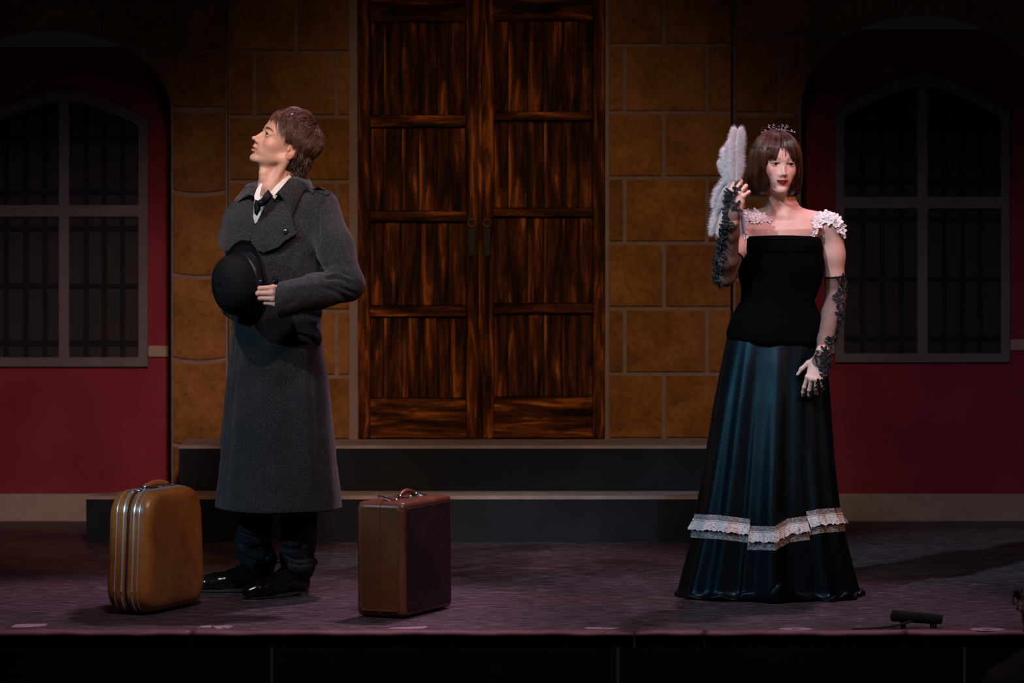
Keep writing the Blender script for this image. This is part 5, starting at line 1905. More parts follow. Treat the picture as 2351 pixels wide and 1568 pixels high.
# ---- shirt, collar wings, bow tie
M_SHIRT = plain('white_shirt_cotton', (0.62, 0.62, 0.60), 0.8, var=0.05, scale=60)
M_TIE = plain('black_satin_bow', (0.004, 0.004, 0.005), 0.6, Specular_IOR_Level=0.15)
Fs = Field(at(560, 560, 13.60), at(700, 380, 14.06), .0035)
Fs.ell(BM, (0, .0, 1.36), (.15, .108, .15), .01)
Fs.cap(I4, at(622, 470, 13.85), at(628, 447, 13.85), .058, .060, .02)
Fs.chain(I4, [(at(590, 520, 13.80), .02), (at(608, 470, 13.82), .04)], .02)
Fs.cap(I4, at(628, 462, 13.84), at(634, 390, 13.86), .060, .072, .003, 'sub')
Vs_, Qs_ = field_mesh(Fs, 1)
shirt = mesh_obj('shirt', Vs_, Qs_, M_SHIRT, man, True, inv=MI)
def strip3(name, pts, Ys, w, th, mat, par):
    """band of cloth along a line of photo points with given depths"""
    P = [at(p[0], p[1], y) for p, y in zip(pts, Ys)]
    m = MB(); vs = []
    for i, p in enumerate(P):
        a, b = P[max(0, i - 1)], P[min(len(P) - 1, i + 1)]
        t_ = (b - a).normalized(); o_ = Vector((0, -1, 0)); n_ = t_.cross(o_).normalized()
        ww = w[i] if hasattr(w, '__len__') else w
        vs += [p + n_ * ww - o_ * 0, p + n_ * ww + o_ * th, p - n_ * ww + o_ * th, p - n_ * ww]
    fs = [(i * 4 + k_, i * 4 + (k_ + 1) % 4, (i + 1) * 4 + (k_ + 1) % 4, (i + 1) * 4 + k_) for i in range(len(P) - 1) for k_ in range(4)]
    fs += [(3, 2, 1, 0), tuple((len(P) - 1) * 4 + k_ for k_ in range(4))]
    m.add(vs, fs); return m.build(name, mat, par, True, inv=MI)
strip3('shirt_collar', [(668, 405), (655, 416), (640, 432), (624, 451)], [13.83, 13.79, 13.765, 13.75], [.008, .011, .014, .015], .004, M_SHIRT, shirt)
strip3('shirt_collar', [(600, 421), (594, 436), (590, 450), (592, 466)], [13.80, 13.775, 13.76, 13.75], [.004, .008, .010, .010], .004, M_SHIRT, shirt)
def wing(pts, Y0, Y1, th, name, par):
    """padded bow wing: outline at photo points, depth from Y0 (first) to Y1 (far)"""
    n = len(pts); c = (sum(p[0] for p in pts) / n, sum(p[1] for p in pts) / n)
    ys = [Y0 + (Y1 - Y0) * i / (n - 1) for i in range(n)]
    m = MB(); fr = [at(p[0], p[1], y) for p, y in zip(pts, ys)]
    mid = [at(c[0] + (p[0] - c[0]) * .55, c[1] + (p[1] - c[1]) * .55, sum(ys) / n - th) for p in pts]
    cf = at(c[0], c[1], sum(ys) / n - th * 1.2)
    bk = [v_ + Vector((0, th * 1.2, 0)) for v_ in fr]; cb = at(c[0], c[1], sum(ys) / n + th * 1.4)
    vs = fr + mid + [cf] + bk + [cb]
    fs = []
    for i in range(n):
        j = (i + 1) % n
        fs += [(i, j, n + j, n + i), (n + i, n + j, 2 * n), (j, i, 2 * n + 1 + i, 2 * n + 1 + j), (2 * n + 1 + j, 2 * n + 1 + i, 3 * n + 1)]
    m.add(vs, fs); o = m.build(name, M_TIE, par, True, inv=MI)
    return o
bow = MB(); bow.ball(at(599, 466, 13.715), (.013, .012, .014), 12, 8)
tie = bow.build('bow_tie', M_TIE, man, True, inv=MI)
wing([(598, 459), (606, 446), (615, 435), (627, 450), (616, 464), (606, 474)], 13.715, 13.735, .010, 'bow_wing', tie)
wing([(598, 463), (586, 458), (583, 470), (584, 490), (590, 496), (598, 480)], 13.715, 13.74, .010, 'bow_wing', tie)

# ---- the bowler hat in his hands
M_FELT = plain('black_hat_felt', (0.0030, 0.0031, 0.0040), 0.8, var=0.2, scale=120, bump=0.15, Specular_IOR_Level=0.16)
M_RIBBON = plain('black_grosgrain_ribbon', (0.010, 0.011, 0.014), 0.30)
hc = at(570, 648, 13.625)
A = Vector((-.73, -.67, -.12)).normalized()
Xh = Vector((.10, .02, 1.0)); Xh = (Xh - A * Xh.dot(A)).normalized(); Yh = A.cross(Xh)
HH = Matrix.Identity(4)
for i in range(3): HH[i][0], HH[i][1], HH[i][2], HH[i][3] = Xh[i], Yh[i], A[i], 0
hat = tag(empty('bowler_hat', hc), 'black bowler hat held against the grey greatcoat', 'hat')
n = 48
vs, fs = [], []
rows = []
prof = [(1.0, 0.0), (1.005, .02), (1.01, .05), (.98, .075), (.92, .095), (.80, .112), (.62, .124), (.40, .131), (.2, .1345), (.0001, .1355)]
for k_, z in prof:
    rows.append([HH @ Vector((k_ * .112 * math.cos(2 * math.pi * i / n), k_ * .094 * math.sin(2 * math.pi * i / n), z)) for i in range(n)])
inner = [(.0001, .131), (.6, .119), (.93, .088), (.965, .05), (.965, 0)]
for k_, z in inner:
    rows.append([HH @ Vector((k_ * .112 * math.cos(2 * math.pi * i / n), k_ * .094 * math.sin(2 * math.pi * i / n), z)) for i in range(n)])
vs, fs = loft(rows, False)
mesh_obj('crown', vs, fs, M_FELT, hat, True)
rows = []
for rad, up in ((0.0, 0), (.010, -.001), (.024, .001), (.036, .006), (.042, .012), (.044, .0165), (.0425, .018), (.040, .014), (.034, .008), (.023, .004), (.009, .002), (0, .002)):
    row = []
    for i in range(n):
        a = 2 * math.pi * i / n
        side = abs(math.sin(a)) ** 1.5
        z = up * (.55 + .9 * side) - .006 * math.cos(a) ** 2
        ex = rad * (1.0 - .22 * side)
        row.append(HH @ Vector(((.1125 + ex) * math.cos(a), (.0945 + ex) * math.sin(a), z)))
    rows.append(row)
vs, fs = loft(rows, False)
brim = mesh_obj('brim', vs, fs, M_FELT, hat, True)
rows = [[HH @ Vector(((.1125 * k_ + .0016) * math.cos(2 * math.pi * i / n), (.0945 * k_ + .0016) * math.sin(2 * math.pi * i / n), z)) for i in range(n)] for k_, z in ((1.0, .003), (1.008, .018), (1.012, .036), (1.0, .037))]
vs, fs = loft(rows, False)
band = mesh_obj('hat_ribbon', vs, fs, M_RIBBON, hat, True)
m = MB()
q = HH @ Matrix.Translation((0, -.098, .02))
m.ball(q @ Vector((.012, 0, 0)), .010, 8, 6); m.ball(q @ Vector((-.012, 0, 0)), .010, 8, 6)
m.build('ribbon_bow', M_RIBBON, hat, True)
print('man done', time.time() - T0)
# ================================================================ THE WOMAN IN THE BLACK GOWN
YWN = 13.88
WX = at(1792, 700, YWN).x
WM = Matrix.Translation((WX, YWN, 0))
WI = Matrix.Translation(-Vector((WX, YWN, 0)))
WS = .945
WHR = Matrix.Rotation(DEG(13), 4, 'Z') @ Matrix.Rotation(DEG(3), 4, 'X') @ Matrix.Rotation(DEG(1.5), 4, 'Y')
nose = (WHR @ Matrix.Scale(WS, 4)) @ Vector((0, -.1225, -.0385))
WP = at(1802.5, 400, 13.85 + nose.y) - nose
WHM = Matrix.Translation(WP) @ WHR @ Matrix.Scale(WS, 4)
SKIN_W = (0.66, 0.42, 0.34)

# joints (photo point, depth)
J = {
    'neck': at(1797, 465, 13.90), 'neck0': at(1797, 492, 13.90),
    'shR': at(1710, 515, 13.90), 'elR': at(1664, 634, 13.78), 'wrR': at(1681, 492, 13.62),
    'shL': at(1909, 522, 13.90), 'elL': at(1919, 680, 13.93), 'wrL': at(1886, 822, 13.70),
}
lo = Vector((at(1618, 800, 13.8).x, 13.48, at(1700, 940, 13.8).z)); hi = Vector((at(1965, 300, 13.9).x, 14.06, at(1700, 270, 13.9).z))
F = Field(lo, hi, .0026)
head_sdf(F, WHM, True, 0.0)
ht = WHM @ Vector((0, .035, -.050))
F.cap(I4, ht, J['neck'], .044, .045, .02)
F.cap(I4, J['neck'], J['neck0'], .047, .055, .02)
F.cap(I4, WHM @ Vector((0, -.030, -.085)), at(1797, 470, 13.87), .026, .026, .03)
for sx, px in ((-1, 1758), (1, 1838)):
    F.cap(I4, WHM @ Vector((sx * .055, .015, -.055)), at(1797 + sx * 8, 497, 13.835), .010, .008, .014)
# trunk
trunk = [(at(0, 800, 13.9).z, .150, .105, 0, 0), (at(0, 740, 13.9).z, .140, .10, 0, 0), (at(0, 690, 13.9).z, .118, .085, 0, 0), (at(0, 640, 13.9).z, .130, .092, 0, 0), (at(0, 600, 13.9).z, .130, .090, 0, -.0),
         (at(0, 560, 13.9).z, .128, .086, 0, -.0), (at(0, 525, 13.9).z, .145, .082, .005, .0), (at(0, 505, 13.9).z, .135, .066, .008, .01), (at(0, 490, 13.9).z, .08, .055, .006, .01), (at(0, 475, 13.9).z, .045, .045, .006, .01)]
profile_prim(F, WM, trunk, .03, centre=(0, 0, 1.3), rad=.7)
for sx, sh in ((-1, J['shR']), (1, J['shL'])):
    F.cap(I4, J['neck0'] + Vector((sx * .035, .015, -.005)), sh + Vector((-sx * .012, .005, .012)), .034, .040, .035)
    F.cap(I4, at(1797 + sx * 12, 503, 13.845), sh + Vector((-sx * .03, -.025, .012)), .011, .010, .014)     # collar bone
    F.ell(I4, at(1797 + sx * 42, 588, 13.835), (.050, .045, .050), .03)                                      # bust under the bodice
F.ell(I4, at(1797, 503, 13.805), (.010, .010, .010), .016, 'sub')
def limb(F, sh, el, wr, r0, r1, r2, r3):
    mid = sh.lerp(el, .4)
    F.chain(I4, [(sh, r0), (mid, r0 * .88), (el, r1)], .03)
    m2 = el.lerp(wr, .28)
    F.chain(I4, [(el, r1), (m2, r2), (el.lerp(wr, .7), r2 * .80), (wr, r3)], .015)
limb(F, J['shR'], J['elR'], J['wrR'], .045, .036, .040, .0240)
limb(F, J['shL'], J['elL'], J['wrL'], .045, .036, .037, .0240)
# right hand closed round the fan stick: back of the hand to the left, palm to the right, fingers folded towards the house
HRw = frame_from(J['wrR'], (.12, -.22, 1.0), (-.78, -.60, .02)) @ Matrix.Scale(.90, 4)
curR = {'index': (58, 78, 30, 4), 'middle': (66, 86, 42, 1), 'ring': (74, 88, 45, -2), 'little': (80, 88, 45, -6)}
HRw = frame_from(J['wrR'], (.22, -.10, 1.0), (-.40, -1.0, .02)) @ Matrix.Scale(.92, 4)
curR = {'index': (22, 88, 48, -6), 'middle': (34, 92, 48, -10), 'ring': (42, 92, 45, -20), 'little': (48, 88, 45, -30)}
thR = [((.020, .020, -.014), .0150), ((.030, .050, -.034), .0125), ((.022, .082, -.040), .0105), ((.014, .110, -.036), .0080)]
tipsRw = hand_sdf(F, HRw, -1, curR, thR, .005, .92)
HLw = frame_from(J['wrL'], (-.36, -.20, -1.0), (-.35, -1.0, .10)) @ Matrix.Scale(.92, 4)
curL = {'index': (24, 20, 12, 6), 'middle': (34, 26, 16, 2), 'ring': (40, 30, 18, -3), 'little': (44, 32, 18, -8)}
thL = [((.022, .010, -.006), .0140), ((.048, .034, -.010), .0120), ((.066, .062, -.014), .0100), ((.076, .088, -.018), .0072)]
tipsLw = hand_sdf(F, HLw, 1, curL, thL, .005, .90)
V1, Q1 = field_mesh(F, 1)
whm = lambda x, y, z: np.clip(((z > .062) * (y < -.02)) + (z > .01) * (y > .0) + (y > .035) * (z > -.07), 0, 1)
C1 = head_colors(V1, WHM, SKIN_W, True, whm, (.055, .024, .012))
Fb = Field((WX - .28, YWN - .22, 0.0), (WX + .28, YWN + .22, at(0, 780, 13.9).z), .012)
profile_prim(Fb, WM, [(.78, .17, .125, 0, 0), (.90, .165, .12, 0, 0), (1.0, .14, .10, 0, 0)], .03, centre=(0, 0, .9), rad=.5)
for sx in (-1, 1):
    Fb.cap(WM, (sx * .085, 0, .84), (sx * .075, -.01, .46), .080, .052, .03)
    Fb.cap(WM, (sx * .075, -.01, .46), (sx * .075, .02, .10), .050, .032, .02)
    Fb.cap(WM, (sx * .075, .03, .09), (sx * .080, -.13, .028), .030, .022, .02)
V2, Q2 = field_mesh(Fb, 1)
V, Q, C = join_arrays([(V1, Q1, C1), (V2, Q2, np.tile(np.array(SKIN_W), (len(V2), 1)))])
woman = mesh_obj('person', V, Q, M_SKIN, None, True, cols=C, inv=WI)
woman.location = (WX, YWN, 0)
tag(woman, 'woman in strapless black gown, lace gloves and tiara, holding up a feather fan', 'person')
eyes(WHM, woman, WI, (5, -2))
wb = BVHTree.FromPolygons(V1.tolist(), Q1.tolist())
O0 = Vector((0, 0, CAM_Z))
def on_w(px, py, off=0.0, Y=13.8):
    d = (at(px, py, Y) - O0).normalized()
    h, n, _, _ = wb.ray_cast(O0, d, 60)
    if h is None:
        h, n, _, _ = wb.find_nearest(at(px, py, Y))
    if n.dot(d) > 0: n = -n
    return h + n * off, n

# nails
M_NAIL = plain('pearl_nail', (0.55, 0.42, 0.45), 0.15)
for tips in (tipsRw, tipsLw):
    for p, d, n, r in tips:
        if n is None: n = (Vector((0, -1, .2)) - d * Vector((0, -1, .2)).dot(d)).normalized()
        s_ = d.cross(n).normalized(); m = MB(); vs = []
        for j, (u, wv) in enumerate(((-.2, .75), (.4, .85), (1.0, .72), (1.5, .42), (1.9, .10))):
            for kx in (-1, -.5, 0, .5, 1):
                vs.append(p + d * (u * .0068) + s_ * (kx * wv * .0052) + n * (r * (.95 + .12 * (1 - kx * kx)) - .0008 * j * j * .4))
        fs = [(j * 5 + k_, j * 5 + k_ + 1, (j + 1) * 5 + k_ + 1, (j + 1) * 5 + k_) for j in range(4) for k_ in range(4)]
        vs2 = [v_ - n * .0009 for v_ in vs]; o_ = len(vs)
        m.add(vs + vs2, fs + [tuple(i + o_ for i in f[::-1]) for f in fs] + [(20 + k_, 20 + k_ + 1, 20 + k_ + 1 + o_, 20 + k_ + o_) for k_ in range(4)])
        m.build('fingernail', M_NAIL, woman, True, inv=WI)

# ---- wig: straight chestnut bob with parted fringe
M_HAIRW = mat_hair('chestnut_bob', (.014, .0055, .0028), (.125, .048, .020), .34)
Fm = Field(WP + Vector((-.15, -.16, -.16)), WP + Vector((.15, .16, .16)), .0034)
hr = [(-.128, .084, .088, 0, .018), (-.110, .100, .102, 0, .016), (-.075, .107, .108, 0, .015), (-.03, .107, .110, 0, .014), (.03, .102, .108, 0, .012), (.065, .092, .100, 0, .010), (.095, .074, .083, 0, .010), (.115, .052, .060, 0, .012), (.127, .028, .035, 0, .014), (.132, .006, .008, 0, .014)]
profile_prim(Fm, WHM, [(z * .985, a - .007, b - .007, x, y) for z, a, b, x, y in hr if a > .01], .0, centre=(0, .01, 0), rad=.22)
Fm.ell(WHM, (0, -.115, -.040), (.0560, .085, .098), .010, 'sub')
Fm.ell(WHM, (0, -.100, -.150), (.064, .085, .090), .010, 'sub')
Fm.cap(WHM, (.0, -.13, .040), (.0, -.11, .070), .030, .016, .006, 'sub')
Fm.ell(WHM, (0, .01, -.130), (.070, .070, .060), .010, 'sub')
Vm, Qm = field_mesh(Fm, 2)
mass = (Vm, Qm, np.full((len(Vm), 3), .10))
HZ = np.array([r[0] for r in hr]); HX = np.array([r[1] for r in hr]); HY = np.array([r[2] for r in hr])
def shell(phi, z, off=0.0):
    a = float(np.interp(z, HZ, HX)) + off; b = float(np.interp(z, HZ, HY)) + off
    if math.cos(phi) > 0: b += .011 * math.cos(phi) * min(1, max(0, (z + .03) / .05)) * min(1, max(0, (.130 - z) / .045))
    return Vector((a * math.sin(phi), -b * math.cos(phi) + .014, z))
rn = np.random.RandomState(11)
paths, wd, vl = [], [], []
for i in range(8500):
    phi = rn.uniform(-math.pi, math.pi)
    ap = abs(phi)
    ph0 = math.radians(43)
    if ap < ph0:
        u = math.degrees(phi)
        if -9 < u < 11:
            if rn.uniform() > .10: continue
            zend = rn.uniform(.022, .060) if u > 2 else rn.uniform(.050, .072)
        else:
            zend = .016 + rn.uniform(-.012, .010) - (.012 if ap > .6 else 0)
    else:
        zend = -.126 + rn.uniform(-.004, .012)
        if ap < math.radians(62): zend += .012
    m_ = 14
    z0 = rn.uniform(.100, .131) if ap > ph0 else rn.uniform(.112, .131)
    off = rn.uniform(-.004, .0030); w_ = rn.uniform(-.04, .04)
    pts = []
    drift = 0
    if ap < ph0:
        drift = (.16 if phi > math.radians(3) else -.14)
    for j in range(m_):
        tt = j / (m_ - 1)
        z = z0 + (zend - z0) * tt ** 1.15
        ph = phi + w_ * math.sin(tt * 3) + drift * tt * tt
        p = shell(ph, z, off)
        if ap < ph0: p.y += .006 * tt
        if ap > ph0 and ap < math.radians(75) and z < .03:
            k_ = (math.radians(75) - ap) / math.radians(32) * min(1, (.03 - z) / .08)
            p.y += .004 * k_; p.x *= 1 - .22 * k_
        pts.append(tuple(WHM @ p))
    paths.append(pts); wd.append(rn.uniform(.0005, .0011))
    vl.append(min(1, max(0, .35 + .35 * math.sin(phi * 21) * rn.uniform(.3, 1) + rn.uniform(-.3, .35))))
# loose fine hairs in the fringe gap
for u, ze in ((-4, .045), (3, .020), (5, .026), (8, .030), (10, .040), (12, .018), (13, .022), (14, .030)):
    for q_ in range(9):
        phi = math.radians(u * .35 + rn.uniform(-1, 1)); pts = []
        for j in range(14):
            tt = j / 13
            z = .115 + (ze - .115) * tt; p = shell(phi + math.radians(u * 1.15) * tt * tt, z, .003 - .003 * tt); p.y += .008 * tt
            pts.append(tuple(WHM @ p))
        paths.append(pts); wd.append(.0005); vl.append(rn.uniform(.2, .8))
S = ribbons(paths, wd, vl)
V, Q, C = join_arrays([mass, S])
mesh_obj('hair', V, Q, M_HAIRW, woman, True, cols=C, inv=WI)

# ---- tiara
M_TIARA = plain('silver_tiara', (0.80, 0.80, 0.84), 0.18, 1.0)
M_GEM = plain('clear_rhinestone', (0.9, 0.9, 0.95), 0.05, 0.6)
def tp(px, py):
    x = (px - 1787) / 620
    return at(px, py, 13.86 + x * x * 5.0 - (303 - py) * .0004)
ti = MB()
base = [tp(1748 + 78 * i / 24, 306.5 - 8.0 * math.sin(math.pi * (i + 1.5) / 27)) for i in range(25)]
ti.tube(base, .0016, 6)
tiara = ti.build('tiara', M_TIARA, woman, True, inv=WI)
def scroll(pts, r=.0011):
    MB().tube(arc3([tp(*p) for p in pts], 24), r, 6).build('scroll', M_TIARA, tiara, True, inv=WI)
for s in (-1, 1):
    c = 1786.5
    f_ = lambda x, y: (c + s * x, y)
    scroll([f_(36, 305), f_(38.5, 301), f_(36, 295), f_(29, 291.5), f_(21, 292.5), f_(15, 299)])
    scroll([f_(31, 303), f_(29, 299), f_(32, 297.5), f_(33, 300.5), f_(30.5, 302)])
    scroll([f_(14, 300), f_(10, 294), f_(12, 290), f_(16, 292), f_(14, 297)])
    scroll([f_(3, 299), f_(8, 293), f_(11, 297), f_(7, 300)])
    scroll([f_(0, 286.5), f_(3.4, 290), f_(3, 295), f_(0, 299)])
gm = []
for x, y in ((-21, 288.5), (-10, 287.5), (0, 291), (10, 288), (19.5, 289), (-14, 293), (-6, 295.5), (6, 295.5), (13, 294), (0, 296.5), (-30, 299.5), (30, 299.5)):
    for a in range(3) if abs(x) in (21, 10, 19.5) else (0,):
        dx = 2.1 * math.cos(a * 2.1); dy = 2.1 * math.sin(a * 2.1) if abs(x) in (21, 10, 19.5) else 0
        m = MB(); m.ball(tp(1786.5 + x + dx, y + dy), .0021, 8, 4); m.build('rhinestone', M_GEM, tiara, False, inv=WI)
for i in range(0, 25):
    m = MB(); m.ball(base[i] + Vector((0, -.001, .0014)), .0016, 6, 4); m.build('rhinestone', M_GEM, tiara, False, inv=WI)
# cheek microphone and ear drop
m = MB(); m.tube(arc3([on_w(1763, 414, .003)[0], on_w(1769, 422, .005)[0], on_w(1776, 425, .006)[0], on_w(1781, 428, .007)[0]], 12), .0006, 5)
mi_ = m.build('headset_microphone', M_MATT, woman, True, inv=WI)
m = MB(); m.tube([on_w(1779, 426, .007)[0], on_w(1783, 428.5, .008)[0]], .0013, 6); m.build('microphone_tip', M_MATT, mi_, True, inv=WI)

# ---- bodice
t = NT('black_velvet')
t.set(Base_Color=(.0012, .0011, .0014, 1), Roughness=1.0)
t.b.inputs['Specular IOR Level'].default_value = 0.05
t.b.inputs['Sheen Weight'].default_value = 0.0; t.b.inputs['Sheen Roughness'].default_value = 0.3
M_VELVET = t.m
def loft_rows(rows, n, shape):
    out = []
    for r in rows:
        out.append([shape(r, 2 * math.pi * i / n) for i in range(n)])
    return out
br = [(543, 1712, 1868, .090), (541, 1706, 1875, .100), (548, 1702, 1881, .106), (560, 1699, 1886, .110), (574, 1698, 1889, .114), (578, 1699, 1888, .112), (600, 1696, 1893, .118), (635, 1695, 1890, .110), (660, 1702, 1883, .100),
      (690, 1701, 1870, .096), (712, 1687, 1879, .106), (735, 1676, 1892, .120), (762, 1667, 1899, .134), (780, 1667, 1900, .138), (793, 1668, 1900, .139), (794, 1671, 1897, .134)]
def bshape(r, a):
    y, xl, xr, dep = r
    cx = at((xl + xr) / 2, y, YWN).x; hw = (xr - xl) / 2 / 616.5
    s_, c_ = math.sin(a), math.cos(a)
    bust = .014 * math.exp(-((y - 592) / 26) ** 2) * (math.exp(-((s_ * hw - .058) / .045) ** 2) + math.exp(-((s_ * hw + .058) / .045) ** 2)) if c_ > 0 else 0
    z = at(1785, y, YWN - dep * c_).z
    if y < 545: z += -.006 * s_ * s_ - (0.03 if c_ < -.2 else 0) * min(1, (-c_ - .2) * 3)
    if y > 770:
        u = (y - 770) / 24
        z += u * (.028 * s_ * s_ * (1 if s_ < 0 else -.1) + .003 * math.sin(a * 5))
    fold = .0025 * math.sin(a * 7 + y * .02) * max(0, min(1, (y - 640) / 60))
    k_ = 1 + (bust + fold) / max(dep, .05)
    return Vector((cx + hw * s_ * (1 + fold * 3), YWN - dep * c_ * k_, z))
rows = loft_rows(br, 96, bshape)
vs, fs = loft(rows, False)
bod = mesh_obj('bodice', vs, fs, M_VELVET, woman, True, inv=WI)
# turned-down band along the neckline
rows = loft_rows([(542, 1711, 1869, .094), (540, 1705, 1876, .104), (548, 1700, 1883, .111), (560, 1697, 1888, .116), (572, 1696, 1891, .119), (577, 1698, 1889, .114)], 96, bshape)
vs, fs = loft(rows, False)
mesh_obj('neckline_band', vs, fs, M_VELVET, bod, True, inv=WI)

# ---- skirt
t = NT('midnight_satin')
nz = t.noise(t.coords((1, 1, .25)), 26, 3, 0.5)
t.l(t.ramp(nz, [(0.3, (.009, .020, .028)), (0.7, (.014, .029, .039))]), t.b.inputs['Base Color'])
t.set(Roughness=.38, Metallic=.85)
t.b.inputs['Specular IOR Level'].default_value = 0.4
n2 = t.noise(t.coords(), 900, 2, 0.5); t.bump(n2, 0.06, 0.0005)
M_SATIN = t.m
SK = [(758, 1673, 1893, .122), (782, 1669, 1897, .130), (830, 1659, 1900, .142), (925, 1641, 1907, .160), (1060, 1620, 1916, .182), (1170, 1601, 1928, .198), (1240, 1589, 1942, .206), (1310, 1571, 1959, .212), (1365, 1557, 1974, .216)]
SKz = [at(1770, r[0], YWN).z for r in SK][::-1]
SKl = [at(r[1], r[0], YWN).x for r in SK][::-1]; SKr = [at(r[2], r[0], YWN).x for r in SK][::-1]; SKd = [r[3] for r in SK][::-1]
def skirt(a, z, off=0.0):
    """point of the skirt at angle a (0 = towards the house) and height z"""
    zz = max(z, SKz[0])
    xl, xr, d = (float(np.interp(zz, SKz, c_)) for c_ in (SKl, SKr, SKd))
    low = max(0, min(1, (SKz[-1] - z) / SKz[-1]))
    s_, c_ = math.sin(a), math.cos(a)
    amp = .003 + .066 * low ** .8
    f = .55 * math.sin(a * 7 + 1.0 + .5 * low) + .42 * math.sin(a * 12 + 2.4 - .8 * low) + .25 * math.sin(a * 4 - .9) + .22 * math.sin(a * 19 + .5 + 1.2 * low)
    f *= (.35 + .65 * abs(c_))
    # the overlapping fold edges seen under the trim
    for a0, h in ((-.36, 1.0), (.60, .8)):
        w_ = 1 / (1 + math.exp(-(a - a0) / .018)) if abs(a) < 2 else 0
        f += h * .75 * w_ * math.exp(-max(0, a - a0) / .35) * min(1, low * 1.6)
    rr = amp * f * .55 + off
    hw = (xr - xl) / 2
    return Vector(((xl + xr) / 2 + (hw + rr * .6) * s_, YWN - (d + rr) * c_, z))
N_ = 288
zs = []
ztop = SKz[-1]
for i in range(70): zs.append(ztop + (.030 - ztop) * (i / 69))
rows = [[skirt(2 * math.pi * k_ / N_ if k_ <= N_ / 2 else 2 * math.pi * k_ / N_ - 2 * math.pi, z) for k_ in range(N_)] for z in zs]
def angof(k_): return 2 * math.pi * k_ / N_ if k_ <= N_ / 2 else 2 * math.pi * k_ / N_ - 2 * math.pi
# hem: settles on the floor, with a turned-up roll at the front
def hemrow(out, z, lift):
    r = []
    for k_ in range(N_):
        a = angof(k_)
        fr = math.exp(-((a + .05) / .55) ** 2)
        wv = .5 + .5 * math.sin(a * 9 + .5)
        zz = z + lift * (.060 * fr * max(0, .45 + .4 * math.sin(a * 6 + 1.5) + .25 * math.sin(a * 17)) + .010 * wv + .006 * math.sin(a * 31))
        r.append(skirt(a, max(.004, zz), out * (.5 + .5 * wv) + out * fr * .6))
    return r
rows += [hemrow(.006, .018, .3), hemrow(.016, .009, .5), hemrow(.026, .010, 1.0), hemrow(.033, .006, .9), hemrow(.030, .003, .2), hemrow(.014, .002, 0), hemrow(-.01, .002, 0)]
rows = [[Vector((p.x, p.y, max(p.z, .0012))) for p in r] for r in rows]
vs, fs = loft(rows, False)
sk = mesh_obj('skirt', vs, fs, M_SATIN, woman, True, inv=WI)
sub = sk.modifiers.new('thickness', 'SOLIDIFY'); sub.thickness = .0015

# lace trim
def mat_lace(name, lo, hi, scale, dens, holes=True):
    t = NT(name)
    v = t.coords()
    n1 = t.n('ShaderNodeTexVoronoi', feature='DISTANCE_TO_EDGE'); n1.inputs['Scale'].default_value = scale; t.l(v, n1.inputs['Vector'])
    nz = t.noise(v, scale * 1.1, 2, 0.5, 1.5)
    m = t.n('ShaderNodeMath', operation='SUBTRACT'); m.inputs[1].default_value = 0.5; t.l(nz, m.inputs[0])
    ab = t.n('ShaderNodeMath', operation='ABSOLUTE'); t.l(m.outputs[0], ab.inputs[0])
    fac = t.ramp(ab.outputs[0], [(dens, (1, 1, 1)), (dens + .025, (0, 0, 0))])
    f2 = t.ramp(n1.outputs['Distance'], [(.02, (1, 1, 1)), (.045, (0, 0, 0))])
    mx = t.mix(1.0, fac, f2, 'LIGHTEN')
    t.l(mx, t.b.inputs['Alpha'])
    t.set(Base_Color=(*hi, 1), Roughness=.8)
    return t.m
M_LACEBAND = mat_lace('white_scroll_lace', (0, 0, 0), (.62, .62, .64), 170, .022)
M_RUFFLE = mat_lace('white_eyelet_lace', (0, 0, 0), (.74, .74, .76), 150, .105)
def zy(px, py): return at(px, py, YWN - .19).z
def theta_of(px, z):
    lo_, hi_ = -1.56, 1.56
    X = lambda a: to_px(skirt(a, z))[0]
    for _ in range(24):
        m_ = (lo_ + hi_) / 2
        if X(m_) < px: lo_ = m_
        else: hi_ = m_
    return (lo_ + hi_) / 2
segs = [[(1590, 1180), (1650, 1182), (1723, 1191)], [(1719, 1207), (1778, 1208), (1808, 1190), (1852, 1184)], [(1850, 1174), (1879, 1168), (1940, 1165)]]
trims = []
for sg in segs:
    L = []
    for (xa, ya), (xb, yb) in zip(sg[:-1], sg[1:]):
        n = max(2, int((xb - xa) / 2.0))
        for j in range(n): L.append((xa + (xb - xa) * j / n, ya + (yb - ya) * j / n))
    L.append(sg[-1])
    T = []
    for px, py in L:
        z = zy(px, py); a = theta_of(px, z)
        for _ in range(3): 
            d = skirt(a, z); z += (to_px(d)[1] - py) / 618; a = theta_of(px, z)
        T.append((a, z))
    trims.append(T)
z_l, z_r = trims[0][0][1], trims[2][-1][1]
a0, a1 = trims[2][-1][0], trims[0][0][0] + 2 * math.pi
trims.append([((a0 + (a1 - a0) * i / 150), z_r + (z_l - z_r) * i / 150) for i in range(151)])
def wrap(a): return a - 2 * math.pi if a > math.pi else a
